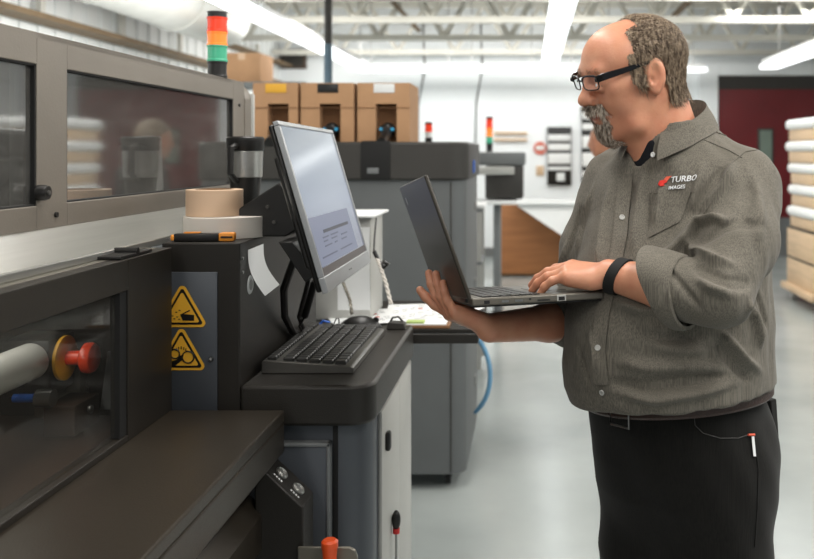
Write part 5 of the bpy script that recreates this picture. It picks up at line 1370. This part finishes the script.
def reg_hair(x, y, z):
    top = sm(.024, .012, x) if z > .045 else 1
    front = sm(.038, .028, x) if z > -.012 else sm(.030, .018, x)
    low = 1 if z > -.030 or x < -.04 else 0
    if x > .012 and z < -.022: low = 0
    nape = sm(-.072, -.062, z)
    if abs(y) < .050 and z > .07 and x > -.03: top *= sm(-.006, -.020, x)
    if x > -.03 and z < .012 and abs(y) > .05 and x < .012: low *= 1 if x > .006 else 0
    return top*front*low*nape*ear_free(x, y, z)
G = Field(axis_pts([(.02, .40, .0028)]), axis_pts([(1.66, 1.96, .0028)]), axis_pts([(1.54, 1.80, .0028)]))
# hair base: the head a little larger, kept only where hair grows
Vh = np.array([tuple(v.co + wloc(body)) for v in body.data.vertices]); loc = (Vh-HO)@HR
Fh = np.array([tuple(p.vertices) for p in body.data.polygons]); Nh = vnormals(Vh, Fh)
near = (np.abs(loc[:, 0]) < .15) & (np.abs(loc[:, 1]) < .10) & (loc[:, 2] > -.10) & (loc[:, 2] < .14)
dens = np.zeros(len(Vh)); 
for i in np.nonzero(near)[0]: dens[i] = reg_hair(*loc[i])
keep = (dens[Fh].min(1) > .25); used = np.unique(Fh[keep]); mp_ = -np.ones(len(Vh), int); mp_[used] = np.arange(len(used))
Vb = Vh[used] + Nh[used]*(np.minimum(dens[used], 1)*.0035-.0005)[:, None]; xb = loc[used]
Vb += Nh[used]*(.0006*np.sin(xb[:, 2]*420+xb[:, 0]*160+3*np.sin(xb[:, 1]*90)))[:, None]
hb = mesh_obj('hair', Vb, mp_[Fh[keep]], 'hair', root_man, 'short greying brown hair round the back and sides')
hs = strands(reg_hair, 9000, .021, lambda x, y, z: (-.55, 0, -.85) if z < .06 else (-1, .0, -.15), .0008, 'hair', 'hair', None, .006, 3, .22)
hs.name = 'hair_strands'; hs.parent = hb; hs.location = (0, 0, 0)
def reg_goat(x, y, z):
    if x < .046: return 0
    if -.056 < z < -.040 and x > .074 and abs(y) < .032: return 1         # moustache
    if z < -.055 and abs(y) > .024 and abs(y) < .031 and z > -.09 and x > .066: return .6
    if -.124 < z <= -.080 and abs(y) < .028 and x > .052: return 1
    return 0
b1 = strands(reg_goat, 2600, .017, lambda x, y, z: (.10, y*10, -1), .00075, 'goatee', 'beard', 'grey and brown goatee and moustache', .002, 5, .55)
# solid fill under the goatee strands
G = Field(axis_pts([(.02, .26, .0025)]), axis_pts([(1.68, 1.88, .0025)]), axis_pts([(1.48, 1.62, .0025)]))
G.ell(H(.068, 0, -.100), (.021, .024, .022), HR, .01); G.ell(H(.062, 0, -.118), (.018, .020, .016), HR, .01)
for q in (-1, 1):
    G.cone(H(.0835, q*.024, -.056), H(.072, q*.026, -.088), .0050, .0075, .006); G.cone(H(.0930, q*.004, -.0480), H(.0845, q*.023, -.054), .0052, .0055, .006)
V, F = G.mesh('g'); V = smooth_vf(V, F, 2); N = vnormals(V, F); x, y, z = V.T; V = V + N*(.0011*np.sin(x*700+z*500)*np.sin(y*600+z*260))[:, None]
o = mesh_obj('beard_base', V, F, 'beard', b1); 
BT0 = BT; BT = BVHTree.FromPolygons([tuple(v) for v in V], [tuple(int(i) for i in f) for f in F])
o = strands(lambda x, y, z: 1, 1500, .012, lambda x, y, z: (.15, y*8, -1), .0007, 'goatee_strands', 'beard', None, .0, 8, .4); o.parent = b1
BT = BT0
o = strands(lambda x, y, z: 1 if (.015 < z < .030 and x > .07 and .012 < abs(y) < .046) else 0, 300, .010, lambda x, y, z: (-.2, 1 if y > 0 else -1, .15), .0005, 'eyebrow', 'brow', 'thin brown eyebrows', .001, 9, .3)
# eyes, half closed, looking down
for q in (-1, 1):
    e = MB().sph(H(.0800, q*.031, -.0045), .0105, 3).build('eye', 'paper', root_man)
    MB().sph(H(.0862, q*.0305, -.0075), .0052, 2).build('iris', mat('iris%d' % q, (60,50,42), .2), e)
    pts = [H(.0895 - abs(t)*.006, q*(.031+t*.015), -.0055+.003*(1-t*t)) for t in np.linspace(-1, 1, 7)]
    MB().tube(pts, .0011, 6).build('eyelid_edge', 'brow', e)
# lips tint
b = MB().tube([H(.0960-abs(t)*.004, t*.018, -.0680) for t in np.linspace(-1, 1, 7)], [.001, .0035, .0045, .0048, .0045, .0035, .001], 10).build('lower_lip', 'lip', root_man)
# ------------------------------------------------------------------ glasses
gl = thing('spectacles', tuple(HO), 'x', 'x'); del gl['label']; del gl['category']; gl.parent = root_man; gl.location = Vector(HO) - wloc(root_man); gl.name = 'glasses'
defm('frame_black', (18,18,20), .25, 0, .05)
for q in (-1, 1):
    fr = []
    for k in range(24):
        a = 2*PI*k/24; cx_, sx_ = math.cos(a), math.sin(a); sx2 = (abs(cx_)**.55)*(1 if cx_ > 0 else -1); sy2 = (abs(sx_)**.6)*(1 if sx_ > 0 else -1)
        yy = q*(.0335 + sx2*.0255); fr.append(Vector(H(.1080 - abs(yy)*.20 + sy2*.001, yy, .004 + sy2*.0140)))
    MB().tube(fr, .0013, 8, True).build('rim', 'frame_black', gl)
    top = [fr[k] for k in (1, 2, 3, 4, 5, 6, 7, 8, 9, 10, 11)]; MB().tube(top, .0021, 8).build('brow_bar', 'frame_black', gl)
    c = sum(fr, Vector())/24; b = MB(); vs = [b.b.verts.new(p) for p in fr]; b.b.faces.new(vs); b.build('lens', 'lens', gl, smooth=0)
    # temple arm: wide flat bar from hinge to ear
    P0 = [(.0985, .0600, .011), (.090, .0700, .014), (.068, .0755, .016), (.035, .0800, .019), (.002, .0815, .022), (-.018, .0820, .020), (-.034, .081, .006)]
    hts = [.0070, .0072, .0065, .0052, .0036, .0028, .0022]; g = []
    for (x, y, z), h_ in zip(P0, hts):
        g.append([Vector(H(x, q*y, z-h_)), Vector(H(x, q*(y+.0018), z-h_*.9)), Vector(H(x, q*(y+.0022), z)), Vector(H(x, q*(y+.0018), z+h_*.9)), Vector(H(x, q*y, z+h_)), Vector(H(x, q*(y-.001), z)), Vector(H(x, q*y, z-h_))])
    MB().sheet(g).build('temple', 'frame_black', gl)
    MB().tube([Vector(H(.0995, q*.0585, .010)), Vector(H(.0975, q*.063, .011))], .0045, 8).build('hinge', 'frame_black', gl)
MB().tube([Vector(H(.1093, -.009, .009)), Vector(H(.1120, 0, .012)), Vector(H(.1093, .009, .009))], .0016, 8).build('bridge', 'frame_black', gl)
# ------------------------------------------------------------------ watch band
fdv = unit(WL_-EL); wc = WL_ - fdv*.022
x_ = unit(np.cross(fdv, Uv)); y_ = np.cross(x_, fdv)
g = []
for i in range(41):
    a = 2*PI*i/40; row = []
    for s_, dr_ in ((-.012, 0), (-.011, .003), (.011, .003), (.012, 0)):
        sl_ = s_ - .010*math.sin(a)
        row.append(Vector(wc + fdv*sl_ + x_*math.cos(a)*(.0310+dr_) + y_*math.sin(a)*(.0325+dr_)))
    g.append(row)
wb = MB().sheet(g, .0015).build('wristband', 'matte_black', root_man, label='black fitness band on the left wrist')
# ================================================================== laptop
lp = thing('laptop', (-.02, 1.80, 1.2), 'thin dark laptop held open on the man\'s right palm', 'laptop')
hx = Vector((-.27, .962, -.100)).normalized(); Wl = .345
bx = Vector((.955, .262, .010)); bx = (bx - hx*bx.dot(hx)).normalized(); bz = bx.cross(hx).normalized(); bz = bz if bz.z > 0 else -bz
LA = Vector((-.104, 1.62, 1.232))
def L3(a, c, d): return LA + bx*a + hx*c + bz*d
def lslab(b, o, e1, e2, e3, a0, a1, c0, c1, d0, d1):
    vs = [b.b.verts.new(o + e1*a + e2*c + e3*d) for d in (d0, d1) for (a, c) in ((a0,c0),(a1,c0),(a1,c1),(a0,c1))]
    for f in ((0,3,2,1),(4,5,6,7),(0,1,5,4),(1,2,6,5),(2,3,7,6),(3,0,4,7)): b.b.faces.new([vs[i] for i in f])
    return b
base_ = lslab(MB(), LA, bx, hx, bz, 0, .252, 0, Wl, -.010, .004).build('base', 'laptop_base', lp, bevel=.003, label='grey-brown lower half with keys')
lslab(MB(), LA, bx, hx, bz, .004, .248, .004, Wl-.004, -.013, -.0105).build('bottom_cover', 'black', lp, bevel=.001)
for r in range(6):
    for k in range(15):
        a = .022+r*.0185; c = .012+k*.0215
        if r == 5 and 4 <= k <= 8:
            if k > 4: continue
            wdt = .0215*5-.003
        else: wdt = .0185
        lslab(MB(), LA, bx, hx, bz, a, a+.0155, c, c+wdt, .0041, .0060).build('key', 'black', base_, smooth=0)
lslab(MB(), LA, bx, hx, bz, .150, .215, .115, .220, .0041, .0048).build('touchpad', 'laptop_lid', base_, smooth=0)
for (a, w2, h0, h1, m, nm) in ((.022, .010, -.007, -.001, 'matte_black', 'port'), (.055, .013, -.006, -.002, 'steel', 'port'), (.080, .014, -.006, -.002, 'steel', 'port'), (.106, .004, -.004, -.001, 'matte_black', 'port'), (.122, .024, -.007, -.004, 'matte_black', 'card_slot')):
    lslab(MB(), LA, bx, hx, bz, a, a+w2, -.0006, .002, h0, h1).build(nm, m, base_, smooth=0)
lslab(MB(), LA, bx, hx, bz, .160, .177, -.0008, .002, -.009, .002).build('network_port', 'light_grey', base_, smooth=0)
lslab(MB(), LA, bx, hx, bz, .1625, .1745, -.0012, .002, -.008, -.001).build('port_opening', 'matte_black', base_, smooth=0)
for k in range(2): lslab(MB(), LA, bx, hx, bz, -.004, .004, .04+k*.22, .09+k*.22, -.006, .006).build('hinge', 'black', lp, bevel=.002)
# lid, leaning back
T_ = P(432, 182, 1.60); lu = (T_-LA); lu = (lu - hx*lu.dot(hx)); LH = .238; lu = lu.normalized(); ln = lu.cross(hx).normalized(); ln = ln if ln.x < 0 else -ln
lo_ = LA + bz*.004
lid = lslab(MB(), lo_, lu, hx, ln, 0, LH, 0, Wl, 0, .0075).build('lid', 'laptop_lid', lp, bevel=.003, label='dark matte lid')
lslab(MB(), lo_, lu, hx, ln, .014, LH-.008, .008, Wl-.008, -.0012, -.0002).build('screen', 'black', lid, smooth=0)
lslab(MB(), lo_, lu, hx, ln, LH-.042, LH-.026, .300, .306, .0076, .0082).build('lid_mark', 'light_grey', lid, smooth=0)
# ================================================================== the second person, far behind
def bystander():
    c = np.array([.47, 5.3, 0]); r = thing('person', tuple(c), 'person in a black top, mostly hidden behind the man\'s throat', 'person')
    def q(x, y, z): return c + np.array([x, y, z])
    G = Field(axis_pts([(0, .95, .012)]), axis_pts([(4.9, 5.75, .012)]), axis_pts([(0, 1.25, .02), (1.25, 1.72, .010)]))
    G.ell(q(-.02, 0, 1.57), (.10, .075, .115), None, .02); G.ell(q(-.06, 0, 1.52), (.05, .05, .06), None, .02); G.cone(q(-.115, 0, 1.56), q(-.12, 0, 1.54), .012, .016, .01)
    G.ell(q(.01, -.078, 1.56), (.018, .012, .03), None, .01); G.ell(q(.01, .078, 1.56), (.018, .012, .03), None, .01)
    G.cone(q(.02, 0, 1.50), q(.05, 0, 1.36), .055, .06, .03); G.ell(q(.04, 0, 1.20), (.11, .16, .24), None, .03); G.ell(q(.04, 0, .95), (.11, .15, .12), None, .03)
    for s_ in (-1, 1):
        G.chain([q(.05, s_*.18, 1.36), q(.08, s_*.22, 1.08), q(-.14, s_*.20, 1.00)], [.05, .042, .028], .02)
        for k in range(4): G.cone(q(-.14, s_*.20+(k-1.5)*.02, 1.0), q(-.23-.01*(k in (1, 2)), s_*.20+(k-1.5)*.024, .985), .012, .008, .008)
        G.cone(q(-.14, s_*.17, 1.0), q(-.18, s_*.14, 1.0), .013, .009, .008)
        G.chain([q(.04, s_*.09, .92), q(.03, s_*.10, .48), q(.06, s_*.10, .08)], [.085, .055, .038], .02); G.cone(q(.06, s_*.10, .05), q(-.09, s_*.12, .035), .04, .03, .02)
    V, F = G.mesh('b'); V[:, 2] = np.maximum(V[:, 2], .002); mesh_obj('body', smooth_vf(V, F, 3), F, 'skin', r)
    G = Field(axis_pts([(0, .95, .012)]), axis_pts([(4.9, 5.75, .012)]), axis_pts([(.8, 1.50, .012)]))
    G.ell(q(.04, 0, 1.20), (.135, .19, .27), None, .03); G.ell(q(.04, 0, 1.0), (.13, .17, .15), None, .03)
    for s_ in (-1, 1): G.cone(q(.05, s_*.06, 1.42), q(.05, s_*.18, 1.37), .05, .062, .03); G.cone(q(.05, s_*.18, 1.36), q(.07, s_*.21, 1.18), .066, .06, .03)
    V, F = G.mesh('b'); mesh_obj('tshirt', smooth_vf(V, F, 3), F, 'undershirt', r).name = 'black_top'
    G = Field(axis_pts([(0, .95, .014)]), axis_pts([(4.9, 5.75, .014)]), axis_pts([(.05, 1.02, .02)]))
    G.ell(q(.04, 0, .92), (.13, .175, .12), None, .03)
    for s_ in (-1, 1): G.chain([q(.04, s_*.09, .90), q(.03, s_*.10, .48), q(.06, s_*.10, .12)], [.105, .08, .065], .02)
    V, F = G.mesh('b'); mesh_obj('trousers', smooth_vf(V, F, 3), F, 'trousers', r)
    G = Field(axis_pts([(.2, .6, .008)]), axis_pts([(5.1, 5.5, .008)]), axis_pts([(1.5, 1.72, .008)]))
    G.ell(q(-.008, 0, 1.600), (.102, .083, .098), None, .01); G.ell(q(-.11, 0, 1.53), (.06, .09, .08), None, .01, 'cut')
    V, F = G.mesh('b'); mesh_obj('hair', smooth_vf(V, F, 3), F, 'hair', r)
bystander()
